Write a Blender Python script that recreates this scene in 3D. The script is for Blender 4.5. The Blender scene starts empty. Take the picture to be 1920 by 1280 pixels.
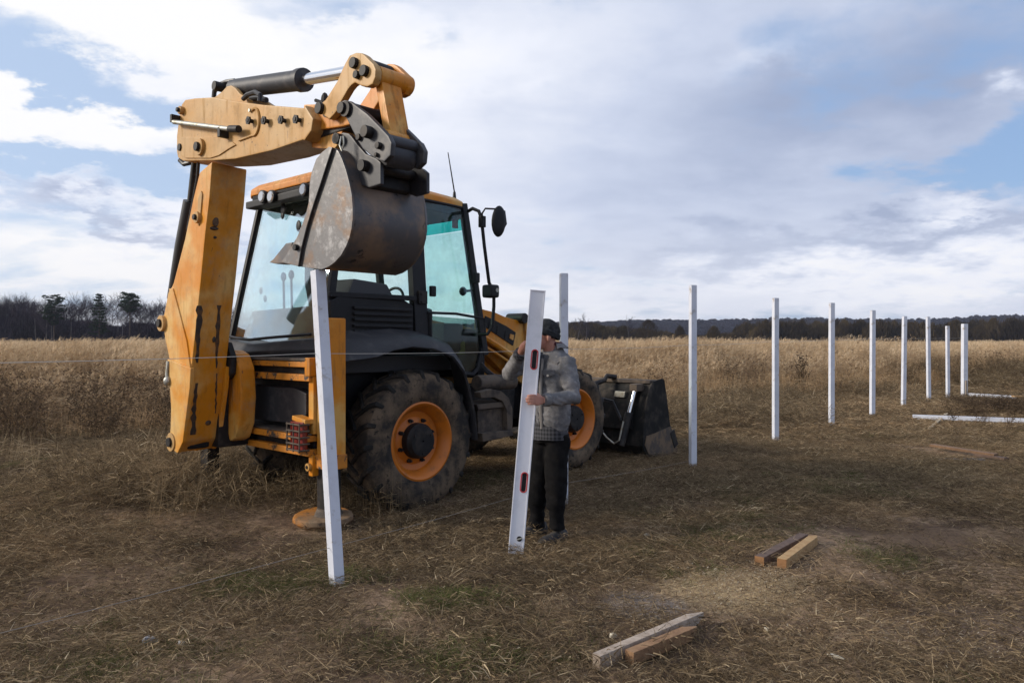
import bpy, bmesh, math, random
import numpy as np
from mathutils import Vector, Matrix, Euler

random.seed(7)
RNG = np.random.default_rng(11)
S = bpy.context.scene
COL = S.collection
rad = math.radians

# ------------------------------------------------------------------ camera
CAM_H, FPX = 1.6, 1400.0
cam_d = bpy.data.cameras.new('camera'); cam = bpy.data.objects.new('camera', cam_d); COL.objects.link(cam)
cam_d.sensor_width = 36.0; cam_d.lens = 36.0 * FPX / 1920.0
cam_d.clip_start = 0.05; cam_d.clip_end = 20000
cam.location = (0, 0, CAM_H); cam.rotation_euler = (rad(90), 0, 0)
S.camera = cam

# ------------------------------------------------------------------ sky, sun, exposure
SUN_AZ = rad(-96)      # measured from +Y towards +X : the sun stands to the left
SUN_EL = rad(24)
world = bpy.data.worlds.new('World'); S.world = world
world.use_nodes = True


def build_world():
    nt = world.node_tree; N = nt.nodes; L = nt.links
    for n in list(N): N.remove(n)
    out = N.new('ShaderNodeOutputWorld'); bg = N.new('ShaderNodeBackground')
    L.new(bg.outputs[0], out.inputs[0])
    bg.inputs[1].default_value = 0.1
    sky = N.new('ShaderNodeTexSky'); sky.sky_type = 'NISHITA'; sky.sun_disc = False
    sky.sun_elevation = SUN_EL; sky.sun_rotation = SUN_AZ
    sky.air_density = 1.0; sky.dust_density = 1.2; sky.ozone_density = 2.5
    tc = N.new('ShaderNodeTexCoord')
    sep = N.new('ShaderNodeSeparateXYZ'); L.new(tc.outputs['Generated'], sep.inputs[0])

    def M(op, a, b=None, c=None, clamp=False):
        n = N.new('ShaderNodeMath'); n.operation = op; n.use_clamp = clamp
        for i, v in enumerate((a, b, c)):
            if v is None: continue
            if isinstance(v, (int, float)): n.inputs[i].default_value = v
            else: L.new(v, n.inputs[i])
        return n.outputs[0]

    def smooth(x, a, b):
        n = N.new('ShaderNodeMapRange'); n.interpolation_type = 'SMOOTHSTEP'
        L.new(x, n.inputs[0]); n.inputs[1].default_value = a; n.inputs[2].default_value = b
        return n.outputs[0]

    def mixc(f, a, b):
        n = N.new('ShaderNodeMix'); n.data_type = 'RGBA'
        if isinstance(f, (int, float)): n.inputs[0].default_value = f
        else: L.new(f, n.inputs[0])
        for i, v in ((6, a), (7, b)):
            if isinstance(v, tuple): n.inputs[i].default_value = (*v, 1)
            else: L.new(v, n.inputs[i])
        return n.outputs[2]

    x, y, z = sep.outputs
    zc = M('MAXIMUM', z, 0.0)
    # clouds lie on a layer overhead: project the direction on to it
    k = M('ADD', zc, 0.24)
    comb = N.new('ShaderNodeCombineXYZ')
    L.new(M('DIVIDE', x, k), comb.inputs[0]); L.new(M('DIVIDE', y, k), comb.inputs[1])

    def noise(scale, detail, rough, off, dist=0.0, sx=1.0, sy=1.0):
        mp = N.new('ShaderNodeMapping'); L.new(comb.outputs[0], mp.inputs[0])
        mp.inputs['Location'].default_value = off; mp.inputs['Scale'].default_value = (sx, sy, 1)
        n = N.new('ShaderNodeTexNoise'); L.new(mp.outputs[0], n.inputs['Vector'])
        n.inputs['Scale'].default_value = scale; n.inputs['Detail'].default_value = detail
        n.inputs['Roughness'].default_value = rough; n.inputs['Distortion'].default_value = dist
        return n.outputs[0]

    az = M('ARCTAN2', x, y); el = M('ARCSINE', zc)
    warp1 = M('MULTIPLY', M('SUBTRACT', noise(2.6, 8, 0.6, (3.1, 0.4, 0)), 0.5), 0.36)
    warp2 = M('MULTIPLY', M('SUBTRACT', noise(2.9, 8, 0.62, (8.1, 5.4, 0)), 0.5), 0.20)
    azw = M('ADD', az, warp1); elw = M('ADD', el, warp2)

    def blob(u, v, su, sv, tilt=0.0, wf=1.0):
        """soft elliptical mask round a direction (given as photo pixel), half sizes in pixels"""
        a0 = math.atan((u - 960) / FPX); e0 = math.atan((640 - v) / math.hypot(FPX, u - 960))
        dx = M('SUBTRACT', azw, a0); dy = M('SUBTRACT', elw, e0)
        c, s = math.cos(tilt), math.sin(tilt)
        rx = M('ADD', M('MULTIPLY', dx, c), M('MULTIPLY', dy, s))
        ry = M('SUBTRACT', M('MULTIPLY', dy, c), M('MULTIPLY', dx, s))
        q = M('ADD', M('POWER', M('ABSOLUTE', M('MULTIPLY', rx, FPX / su)), 2.0),
              M('POWER', M('ABSOLUTE', M('MULTIPLY', ry, FPX / sv)), 2.0))
        return M('POWER', 2.718, M('MULTIPLY', q, -1.0))

    left = smooth(az, 0.75, -0.6)                       # towards the sun
    n1 = noise(2.0, 7, 0.52, (0.7, 2.3, 0), 0.3)
    n2 = noise(4.6, 7, 0.55, (5.2, 1.1, 0), 0.3, 0.9, 1.3)
    n3 = noise(1.2, 5, 0.5, (9.7, 4.4, 0), 0.2)
    cover = M('ADD', M('MULTIPLY', n1, 0.62), M('MULTIPLY', n2, 0.38))
    # cloud cover, opened and closed by the features of this sky
    adj = cover
    for (u, v, su, sv, t, amt) in [
            (110, 150, 170, 34, 0.05, -0.30), (30, 45, 150, 45, -0.25, -0.22), (20, 300, 260, 26, 0.0, -0.20),
            (250, 345, 240, 20, 0.0, -0.14), (640, 20, 260, 36, 0.0, -0.16), (1750, 150, 300, 60, 0.1, -0.17),
            (1840, 300, 170, 45, 0.25, -0.26), (1650, 30, 400, 60, 0.0, -0.06),
            (330, 60, 260, 60, 0.0, 0.22), (150, 225, 330, 40, 0.0, 0.22), (980, 250, 520, 230, 0.0, 0.16),
            (1500, 330, 420, 110, 0.12, 0.16), (1650, 500, 420, 60, 0.0, 0.16), (1872, 200, 60, 20, 0.0, 0.3),
            (1000, 60, 360, 70, 0.0, 0.14), (1860, 378, 110, 26, 0.1, 0.25)]:
        adj = M('ADD', adj, M('MULTIPLY', blob(u, v, su, sv, t), amt))
    mask = smooth(adj, 0.35, 0.58)
    # brightness of the cloud: thin parts bright, thick parts grey, sunward brighter
    shade = M('ADD', M('MULTIPLY', n3, 0.75), M('MULTIPLY', n2, 0.36))
    lum = M('SUBTRACT', 1.15, M('MULTIPLY', shade, 0.66))
    lum = M('ADD', lum, M('MULTIPLY', left, 0.34))
    for (u, v, su, sv, t, amt) in [
            (1640, 150, 420, 150, 0.10, -0.27), (1660, 440, 420, 30, 0.07, -0.30), (1480, 500, 350, 22, 0.0, -0.08), (1300, 300, 380, 150, 0.2, -0.10),
            (140, 395, 260, 22, -0.22, -0.36), (330, 450, 220, 16, -0.2, -0.26), (1000, 380, 460, 150, 0.0, -0.06),
            (800, 110, 230, 70, 0.1, 0.16), (1480, 95, 70, 26, 0.2, 0.2), (1872, 200, 50, 16, 0.0, 0.35),
            (1870, 376, 100, 22, 0.1, 0.36), (1800, 510, 300, 44, 0.06, 0.36), (1700, 620, 600, 40, 0, 0.12),
            (350, 60, 300, 60, 0, 0.16), (200, 225, 260, 34, 0, 0.14), (120, 500, 300, 60, 0.0, 0.16), (1000, 560, 260, 60, 0, 0.10)]:
        lum = M('ADD', lum, M('MULTIPLY', blob(u, v, su, sv, t), amt))
    lum = M('MAXIMUM', lum, 0.16)
    ramp = N.new('ShaderNodeValToRGB'); L.new(M('MULTIPLY', lum, 0.8), ramp.inputs[0])
    cr = ramp.color_ramp
    cr.elements[0].position = 0.10; cr.elements[0].color = (0.18, 0.22, 0.34, 1)
    cr.elements[1].position = 0.98; cr.elements[1].color = (0.93, 0.93, 0.945, 1)
    e = cr.elements.new(0.40); e.color = (0.345, 0.41, 0.575, 1)
    e = cr.elements.new(0.65); e.color = (0.575, 0.635, 0.785, 1)
    e = cr.elements.new(0.85); e.color = (0.81, 0.84, 0.93, 1)
    sc = N.new('ShaderNodeVectorMath'); sc.operation = 'SCALE'; L.new(ramp.outputs[0], sc.inputs[0]); sc.inputs[3].default_value = 10.0
    # warm bright haze low over the horizon on the sun's side
    hz = M('MULTIPLY', smooth(el, 0.20, 0.0), M('ADD', 0.25, M('MULTIPLY', left, 0.45)))
    cl = mixc(hz, sc.outputs[0], (9.0, 8.85, 8.9))
    blue = N.new('ShaderNodeVectorMath'); blue.operation = 'SCALE'; L.new(sky.outputs[0], blue.inputs[0]); blue.inputs[3].default_value = 1.0
    bl = mixc(0.5, blue.outputs[0], (3.5, 5.3, 8.8))
    bl = mixc(M('MULTIPLY', left, 0.45), bl, (6.6, 7.7, 9.3))
    colr = mixc(mask, bl, cl)
    # below the horizon: dull ground bounce
    colr = mixc(smooth(z, 0.0, -0.03), colr, (0.9, 0.75, 0.6))
    L.new(colr, bg.inputs[0])


build_world()
sun_d = bpy.data.lights.new('sun', 'SUN'); sun = bpy.data.objects.new('sun', sun_d); COL.objects.link(sun)
sun_d.energy = 3.3; sun_d.angle = rad(14); sun_d.color = (1.0, 0.90, 0.76)
sdir = Vector((math.sin(SUN_AZ) * math.cos(SUN_EL), math.cos(SUN_AZ) * math.cos(SUN_EL), math.sin(SUN_EL)))
sun.rotation_euler = (-sdir).to_track_quat('-Z', 'Y').to_euler()
S.view_settings.view_transform = 'Standard'; S.view_settings.look = 'None'
S.view_settings.exposure = 0.12; S.view_settings.gamma = 1.0
S.view_settings.use_curve_mapping = False
try:
    S.cycles.max_bounces = 8; S.cycles.transparent_max_bounces = 16
    S.cycles.use_denoising = True
except Exception:
    pass

# ------------------------------------------------------------------ helpers


def tag(o, label=None, cat=None, group=None, kind=None):
    if label: o['label'] = label
    if cat: o['category'] = cat
    if group: o['group'] = group
    if kind: o['kind'] = kind
    return o


def empty(name, loc=(0, 0, 0), rz=0.0):
    o = bpy.data.objects.new(name, None); COL.objects.link(o)
    o.location = loc; o.rotation_euler = (0, 0, rz); o.empty_display_size = 0.2
    return o


def link(name, me, parent=None, mat=None):
    o = bpy.data.objects.new(name, me); COL.objects.link(o)
    if parent is not None: o.parent = parent
    if mat is not None and not me.materials: me.materials.append(mat)
    return o


def copy_tree(o, parent=None):
    c = o.copy(); COL.objects.link(c)
    if parent is not None: c.parent = parent
    for ch in list(o.children): copy_tree(ch, c)
    return c


class MB:
    """collects solids in one bmesh"""
    def __init__(s): s.b = bmesh.new()

    def poly(s, vs, faces):
        bv = [s.b.verts.new(v) for v in vs]
        for f in faces:
            try: s.b.faces.new([bv[i] for i in f])
            except ValueError: pass
        return bv

    def box(s, lo, hi, rot=None, origin=None):
        x0, y0, z0 = lo; x1, y1, z1 = hi
        vs = [Vector(p) for p in ((x0, y0, z0), (x1, y0, z0), (x1, y1, z0), (x0, y1, z0), (x0, y0, z1), (x1, y0, z1), (x1, y1, z1), (x0, y1, z1))]
        if rot is not None:
            c = Vector(origin) if origin is not None else (vs[0] + vs[6]) / 2
            vs = [c + rot @ (v - c) for v in vs]
        s.poly(vs, [(0, 3, 2, 1), (4, 5, 6, 7), (0, 1, 5, 4), (1, 2, 6, 5), (2, 3, 7, 6), (3, 0, 4, 7)])
        return s

    def loft(s, rings, caps=True):
        n = len(rings[0]); vs = [p for r in rings for p in r]; f = []
        for k in range(len(rings) - 1):
            for i in range(n):
                j = (i + 1) % n
                f.append((k * n + i, k * n + j, (k + 1) * n + j, (k + 1) * n + i))
        if caps:
            f.append(tuple(range(n - 1, -1, -1))); f.append(tuple((len(rings) - 1) * n + i for i in range(n)))
        s.poly(vs, f); return s

    def prism_f(s, pts, f0, f1):
        """outline in (r,z), extruded along f (machine frame) ; also x,z along y"""
        s.loft([[(p[0], f0, p[-1]) for p in pts], [(p[0], f1, p[-1]) for p in pts]]); return s

    def prism_r(s, pts, r0, r1):
        """outline in (f,z), extruded along r"""
        s.loft([[(r0, p[0], p[1]) for p in pts], [(r1, p[0], p[1]) for p in pts]]); return s

    def prism_z(s, pts, z0, z1):
        s.loft([[(p[0], p[1], z0) for p in pts], [(p[0], p[1], z1) for p in pts]]); return s

    def beam(s, p0, p1, w, h, up=(0, 0, 1), w1=None, h1=None):
        p0, p1 = Vector(p0), Vector(p1); d = (p1 - p0).normalized(); up = Vector(up)
        if abs(d.dot(up)) > 0.98: up = Vector((1, 0, 0))
        sx = d.cross(up).normalized(); sz = sx.cross(d)
        w1 = w if w1 is None else w1; h1 = h if h1 is None else h1
        r = lambda p, a, b: [p + sx * a / 2 + sz * b / 2, p - sx * a / 2 + sz * b / 2, p - sx * a / 2 - sz * b / 2, p + sx * a / 2 - sz * b / 2]
        s.loft([r(p0, w, h), r(p1, w1, h1)]); return s

    def cyl(s, p0, p1, r0, r1=None, n=16):
        return s.tube([p0, p1], [r0, r0 if r1 is None else r1], n)

    def tube(s, pts, rr, n=8):
        pts = [Vector(p) for p in pts]
        if isinstance(rr, (int, float)): rr = [rr] * len(pts)
        d0 = (pts[1] - pts[0]).normalized()
        u = d0.orthogonal().normalized(); rings = []
        for i, p in enumerate(pts):
            a = pts[max(i - 1, 0)]; b = pts[min(i + 1, len(pts) - 1)]
            d = (b - a).normalized()
            u = (u - d * u.dot(d)).normalized(); v = d.cross(u)
            rings.append([p + (u * math.cos(2 * math.pi * k / n) + v * math.sin(2 * math.pi * k / n)) * rr[i] for k in range(n)])
        s.loft(rings); return s

    def lathe_r(s, prof, cf, cz, n=48, caps=False, closed=True):
        """profile [(r, radius)] turned round an axis along r through (cf, cz)"""
        rings = [[(x, cf + q * math.cos(2 * math.pi * k / n), cz + q * math.sin(2 * math.pi * k / n)) for k in range(n)] for x, q in prof]
        if closed: rings.append(rings[0])
        s.loft(rings, caps); return s

    def ell(s, c, rx, ry, rz, n=12, m=8, rot=None):
        rings = []
        c = Vector(c)
        for j in range(m + 1):
            t = math.pi * (j + (0.12 if j == 0 else -0.12 if j == m else 0)) / m
            ring = []
            for k in range(n):
                a = 2 * math.pi * k / n
                v = Vector((rx * math.sin(t) * math.cos(a), ry * math.sin(t) * math.sin(a), -rz * math.cos(t)))
                ring.append(c + (rot @ v if rot is not None else v))
            rings.append(ring)
        s.loft(rings); return s

    def build(s, name, mat=None, parent=None, bevel=0.0, seg=2, smooth=35, matrix=None):
        b = s.b
        bmesh.ops.remove_doubles(b, verts=b.verts, dist=1e-6)
        bmesh.ops.recalc_face_normals(b, faces=b.faces)
        if bevel > 0:
            ed = [e for e in b.edges if len(e.link_faces) == 2 and e.calc_face_angle(0) > 0.5]
            bmesh.ops.bevel(b, geom=ed, offset=bevel, segments=seg, profile=0.6, affect='EDGES', clamp_overlap=True)
        if matrix is not None: bmesh.ops.transform(b, matrix=matrix, verts=b.verts)
        me = bpy.data.meshes.new(name); b.to_mesh(me); b.free()
        if smooth:
            me.polygons.foreach_set('use_smooth', [True] * len(me.polygons))
            me.set_sharp_from_angle(angle=rad(smooth))
        o = link(name, me, parent, mat)
        if bevel > 0:
            wn = o.modifiers.new('weighted_normals', 'WEIGHTED_NORMAL'); wn.mode = 'FACE_AREA'; wn.keep_sharp = True; wn.weight = 90
        return o


class NT:
    """small node helper for materials"""
    def __init__(s, name):
        s.m = bpy.data.materials.new(name); s.m.use_nodes = True
        s.nt = s.m.node_tree; s.N = s.nt.nodes; s.L = s.nt.links
        s.bsdf = s.N['Principled BSDF']; s.out = s.N['Material Output']
        s.tc = s.N.new('ShaderNodeTexCoord')

    def noise(s, scale, detail=6, rough=0.6, vec=None, dist=0.0, stretch=None):
        n = s.N.new('ShaderNodeTexNoise'); v = vec or s.tc.outputs['Object']
        if stretch:
            mp = s.N.new('ShaderNodeMapping'); s.L.new(v, mp.inputs[0]); mp.inputs['Scale'].default_value = stretch; v = mp.outputs[0]
        s.L.new(v, n.inputs['Vector']); n.inputs['Scale'].default_value = scale
        n.inputs['Detail'].default_value = detail; n.inputs['Roughness'].default_value = rough; n.inputs['Distortion'].default_value = dist
        return n.outputs[0]

    def ramp(s, x, a, b, smoothstep=True):
        n = s.N.new('ShaderNodeMapRange')
        if smoothstep: n.interpolation_type = 'SMOOTHSTEP'
        s.L.new(x, n.inputs[0]); n.inputs[1].default_value = a; n.inputs[2].default_value = b
        return n.outputs[0]

    def math(s, op, a, b=None):
        n = s.N.new('ShaderNodeMath'); n.operation = op
        for i, v in enumerate((a, b)):
            if v is None: continue
            if isinstance(v, (int, float)): n.inputs[i].default_value = v
            else: s.L.new(v, n.inputs[i])
        return n.outputs[0]

    def mix(s, f, a, b):
        n = s.N.new('ShaderNodeMix'); n.data_type = 'RGBA'
        if isinstance(f, (int, float)): n.inputs[0].default_value = f
        else: s.L.new(f, n.inputs[0])
        for i, v in ((6, a), (7, b)):
            if isinstance(v, tuple): n.inputs[i].default_value = (*v, 1)
            else: s.L.new(v, n.inputs[i])
        return n.outputs[2]

    def set(s, key, v):
        if isinstance(v, tuple): s.bsdf.inputs[key].default_value = (*v, 1) if len(v) == 3 else v
        elif isinstance(v, (int, float)): s.bsdf.inputs[key].default_value = v
        else: s.L.new(v, s.bsdf.inputs[key])

    def bump(s, h, strength=0.3, dist=0.01):
        n = s.N.new('ShaderNodeBump'); s.L.new(h, n.inputs['Height']); n.inputs['Strength'].default_value = strength
        n.inputs['Distance'].default_value = dist; s.L.new(n.outputs[0], s.bsdf.inputs['Normal'])


def mat(name, col, rough=0.6, metal=0.0, col2=None, scale=4.0, lo=0.45, hi=0.65, amt=1.0, dirt=None, dscale=9.0, dlo=0.55, dhi=0.68, bump=0.0, bscale=60.0, bdist=0.004, coat=0.0, rough2=None, stretch=None, spec=0.5):
    t = NT(name); c = col
    if col2 is not None:
        f = t.ramp(t.noise(scale, 8, 0.65, stretch=stretch), lo, hi)
        if amt != 1.0: f = t.math('MULTIPLY', f, amt)
        c = t.mix(f, col, col2)
    if dirt is not None:
        g = t.ramp(t.noise(dscale, 10, 0.72), dlo, dhi)
        c = t.mix(g, c, dirt)
        if rough2 is not None:
            r = t.N.new('ShaderNodeMix'); t.L.new(g, r.inputs[0]); r.inputs[2].default_value = rough; r.inputs[3].default_value = rough2
            t.set('Roughness', r.outputs[0])
    t.set('Base Color', c)
    if rough2 is None or dirt is None: t.set('Roughness', rough)
    t.set('Metallic', metal); t.set('Coat Weight', coat); t.set('Specular IOR Level', spec)
    if bump: t.bump(t.noise(bscale, 6, 0.6), bump, bdist)
    return t.m


Mt = {}


def painted(name, base, faded, fade_lo, fade_hi, rough=0.4, grime=0.55, chips=0.705):
    t = NT(name)
    c = t.mix(t.ramp(t.noise(1.7, 5, 0.6), fade_lo, fade_hi), base, faded)
    c = t.mix(t.math('MULTIPLY', t.ramp(t.noise(7, 6, 0.65), 0.45, 0.75), 0.35), c, tuple(x * 0.62 for x in base))
    run = t.ramp(t.noise(9, 7, 0.7, stretch=(1.6, 1.6, 0.2)), 0.50, 0.70)
    c = t.mix(t.math('MULTIPLY', run, grime), c, (0.10, 0.06, 0.034))
    dust = t.ramp(t.noise(4.5, 9, 0.75), 0.50, 0.70)
    c = t.mix(t.math('MULTIPLY', dust, 0.4), c, (0.33, 0.25, 0.17))
    chip = t.ramp(t.noise(34, 5, 0.7), chips, chips + 0.02)
    scr = t.ramp(t.noise(40, 3, 0.6, stretch=(1, 1, 0.1), dist=0.6), 0.70, 0.72)
    k = t.math('MAXIMUM', chip, t.math('MULTIPLY', scr, 0.6))
    c = t.mix(k, c, (0.055, 0.04, 0.032))
    t.set('Base Color', c); t.set('Specular IOR Level', 0.32)
    r = t.N.new('ShaderNodeMix'); t.L.new(t.math('MAXIMUM', dust, run), r.inputs[0]); r.inputs[2].default_value = rough; r.inputs[3].default_value = 0.8
    t.set('Roughness', r.outputs[0])
    t.bump(t.math('SUBTRACT', t.math('MULTIPLY', t.noise(16, 4, 0.6), 0.5), t.math('MULTIPLY', k, 0.6)), 0.25, 0.004)
    return t.m


PAINT = (0.58, 0.205, 0.010)
Mt['paint'] = painted('orange_yellow_paint', PAINT, (0.60, 0.34, 0.09), 0.46, 0.62, chips=0.69)
Mt['paint_boom'] = painted('pale_sheen_boom_paint', (0.60, 0.225, 0.012), (0.66, 0.42, 0.15), 0.40, 0.66, 0.34, 0.25, 0.69)  # sky sheen painted in: the pale patches stand for grazing sky reflection
Mt['pad_dirt'] = painted('muddy_pad_paint', (0.38, 0.15, 0.025), (0.19, 0.13, 0.08), 0.40, 0.52, 0.7, 0.9, 0.62)
Mt['paint_dusty'] = painted('faded_dusty_paint', (0.48, 0.25, 0.06), (0.48, 0.295, 0.115), 0.36, 0.60, 0.45, 0.30, 0.655)
Mt['paint_rail'] = mat('scraped_orange_paint', (0.56, 0.20, 0.015), 0.5, 0, (0.40, 0.15, 0.02), 5, dirt=(0.05, 0.038, 0.03), dscale=7, dlo=0.53, dhi=0.60, rough2=0.8)
Mt['steel_grey'] = mat('worn_bucket_steel', (0.135, 0.130, 0.130), 0.42, 0.35, (0.17, 0.115, 0.08), 4.0, lo=0.48, hi=0.62, dirt=(0.34, 0.33, 0.325), dscale=10, dlo=0.50, dhi=0.72, rough2=0.36, bump=0.35, bscale=26, bdist=0.004)
Mt['steel_belly'] = mat('rusty_dark_bucket_steel', (0.085, 0.083, 0.088), 0.46, 0.35, (0.20, 0.14, 0.10), 3.2, lo=0.42, hi=0.62, dirt=(0.03, 0.028, 0.03), dscale=9, dlo=0.58, dhi=0.66, rough2=0.6, bump=0.3, bscale=22, bdist=0.004)
Mt['black'] = mat('black_plastic', (0.010, 0.010, 0.012), 0.5, 0, (0.022, 0.021, 0.021), 6, lo=0.5, hi=0.75, spec=0.25)
Mt['fender'] = mat('dusty_black_fender_plastic', (0.028, 0.028, 0.032), 0.48, 0, (0.075, 0.07, 0.068), 6, lo=0.48, hi=0.78, dirt=(0.16, 0.15, 0.14), dscale=40, dlo=0.72, dhi=0.78, spec=0.3)
Mt['dark'] = mat('dark_greasy_iron', (0.015, 0.014, 0.015), 0.55, 0.2, (0.04, 0.033, 0.028), 8, spec=0.3)
Mt['scuff'] = mat('scuffed_bare_steel', (0.04, 0.032, 0.027), 0.6, 0.2, (0.12, 0.06, 0.025), 16, lo=0.45, hi=0.62)
Mt['bucket_black'] = mat('dusty_black_bucket_paint', (0.014, 0.014, 0.014), 0.75, 0, (0.065, 0.055, 0.046), 5, lo=0.44, hi=0.72, spec=0.15)
Mt['hitch'] = mat('dark_grey_hitch_iron', (0.030, 0.031, 0.037), 0.5, 0.2, (0.075, 0.07, 0.07), 7, lo=0.48, hi=0.7, bump=0.2, bscale=30)
Mt['chrome'] = mat('chromed_rod', (0.75, 0.75, 0.76), 0.12, 1.0)
Mt['galv'] = mat('galvanised_pin', (0.42, 0.42, 0.38), 0.45, 0.7, (0.3, 0.27, 0.2), 20)
Mt['rubber'] = mat('muddy_tyre_sidewall', (0.030, 0.027, 0.025), 0.9, 0, (0.15, 0.108, 0.072), 4.5, lo=0.36, hi=0.66, spec=0.2, dirt=(0.022, 0.020, 0.018), dscale=15, dlo=0.54, dhi=0.66, bump=0.4, bscale=30, bdist=0.006)
Mt['tread'] = mat('dark_tyre_lug_rubber', (0.014, 0.013, 0.012), 0.8, 0, (0.07, 0.052, 0.037), 9, lo=0.48, hi=0.72, bump=0.3, bscale=40, bdist=0.004, spec=0.35)
Mt['rim'] = mat('orange_rim_paint', (0.56, 0.155, 0.010), 0.42, 0, (0.36, 0.11, 0.015), 6, lo=0.5, hi=0.72, dirt=(0.09, 0.06, 0.04), dscale=18, dlo=0.64, dhi=0.74)
Mt['mud'] = mat('mud_caked_iron', (0.10, 0.075, 0.055), 0.85, 0, (0.045, 0.035, 0.03), 7, lo=0.45, hi=0.62, bump=0.4, bscale=30)
Mt['cheek'] = mat('worn_earthy_steel', (0.17, 0.115, 0.07), 0.8, 0.1, (0.075, 0.06, 0.05), 6, lo=0.42, hi=0.6, bump=0.3, bscale=30)
Mt['hose'] = mat('black_hydraulic_hose', (0.014, 0.014, 0.017), 0.45)
Mt['white'] = mat('white_post_paint', (0.60, 0.625, 0.70), 0.45, 0, (0.51, 0.53, 0.60), 3, dirt=(0.30, 0.25, 0.19), dscale=8, dlo=0.55, dhi=0.70, bump=0.15, bscale=30)
Mt['level'] = mat('white_level_paint', (0.72, 0.73, 0.79), 0.4, 0, (0.64, 0.65, 0.70), 6, dirt=(0.4, 0.38, 0.35), dscale=25, dlo=0.70, dhi=0.78)
Mt['red'] = mat('red_plastic', (0.45, 0.03, 0.035), 0.45)
Mt['lens_red'] = mat('red_lamp_lens', (0.16, 0.02, 0.016), 0.25)
Mt['lamp'] = mat('work_light_lens', (0.55, 0.56, 0.58), 0.15, 0.6)
Mt['mirror'] = mat('mirror_glass', (0.8, 0.82, 0.85), 0.04, 1.0)
Mt['seat'] = mat('dark_seat_cloth', (0.02, 0.02, 0.023), 0.85)
Mt['interior'] = mat('cab_interior_plastic', (0.035, 0.035, 0.038), 0.7)
Mt['string'] = mat('pale_twine', (0.5, 0.48, 0.44), 0.8)
Mt['string_dirty'] = mat('grey_brown_twine', (0.24, 0.21, 0.18), 0.85)
Mt['pale_plastic'] = mat('cream_plastic', (0.55, 0.5, 0.38), 0.5)
Mt['yellow'] = mat('yellow_safety_plastic', (0.55, 0.43, 0.04), 0.6)


def glass_mat(name, tint, refl=1.0):
    t = NT(name); N, L = t.N, t.L
    N.remove(t.bsdf)
    tr = N.new('ShaderNodeBsdfTransparent'); tr.inputs[0].default_value = (*tint, 1)
    gl = N.new('ShaderNodeBsdfGlossy'); gl.inputs['Roughness'].default_value = 0.03; gl.inputs[0].default_value = (0.92, 0.97, 1, 1)
    lw = N.new('ShaderNodeLayerWeight'); lw.inputs[0].default_value = 0.5
    fr_ = t.math('ADD', 0.035, t.math('MULTIPLY', t.math('POWER', lw.outputs['Facing'], 4.0), 0.75))
    nz = t.ramp(t.noise(5.0, 6, 0.7), 0.4, 0.75)
    df = N.new('ShaderNodeBsdfDiffuse'); df.inputs[0].default_value = (0.35, 0.36, 0.34, 1)
    m1 = N.new('ShaderNodeMixShader'); L.new(t.math('MINIMUM', t.math('MULTIPLY', fr_, refl), 1.0), m1.inputs[0]); L.new(tr.outputs[0], m1.inputs[1]); L.new(gl.outputs[0], m1.inputs[2])
    m2 = N.new('ShaderNodeMixShader'); L.new(t.math('MULTIPLY', nz, 0.07), m2.inputs[0]); L.new(m1.outputs[0], m2.inputs[1]); L.new(df.outputs[0], m2.inputs[2])
    L.new(m2.outputs[0], t.out.inputs[0])
    return t.m


Mt['glass'] = glass_mat('tinted_cab_glass', (0.84, 0.96, 0.94))
Mt['glass_rear'] = glass_mat('rear_cab_glass', (0.90, 0.97, 0.98), 3.4)
Mt['glass_band'] = glass_mat('teal_sun_strip_glass', (0.16, 0.72, 0.68))
Mt['glass_dark'] = glass_mat('dusty_lower_glass', (0.5, 0.62, 0.58))


# --------- value noise for the terrain and scatter masks
class VNoise:
    def __init__(s, seed): s.t = np.random.default_rng(seed).random((256, 256))

    def __call__(s, x, y, sc):
        x = np.asarray(x, float) * sc + 100.3; y = np.asarray(y, float) * sc + 57.7
        xi = np.floor(x).astype(int); yi = np.floor(y).astype(int); fx = x - xi; fy = y - yi
        fx = fx * fx * (3 - 2 * fx); fy = fy * fy * (3 - 2 * fy)
        g = lambda a, b: s.t[a % 256, b % 256]
        return (g(xi, yi) * (1 - fx) + g(xi + 1, yi) * fx) * (1 - fy) + (g(xi, yi + 1) * (1 - fx) + g(xi + 1, yi + 1) * fx) * fy


vn = VNoise(3); vn2 = VNoise(5); vn3 = VNoise(9)
MOUNDS = []   # (x, y, radius, height)


def gh(x, y):
    """height of the ground"""
    x = np.asarray(x, float); y = np.asarray(y, float)
    h = (vn(x, y, 0.55) - 0.5) * 0.05 + (vn2(x, y, 1.7) - 0.5) * 0.035 + (vn3(x, y, 4.5) - 0.5) * 0.022
    h = h + (vn2(x, y, 11.0) - 0.5) * 0.012
    # smoother where the machine and the man stand
    for (mx, my, mr, mh) in MOUNDS:
        h = h + mh * np.exp(-((x - mx) ** 2 + (y - my) ** 2) / (mr * mr))
    return h


def at(u, v, z=0.0):
    """a point on the level z under photo pixel (u, v)"""
    Y = (z - CAM_H) / (-(v - 640) / FPX)
    return Vector(((u - 960) / FPX * Y, Y, z))


def atY(u, v, Y):
    return Vector(((u - 960) / FPX * Y, Y, CAM_H - (v - 640) / FPX * Y))



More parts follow.
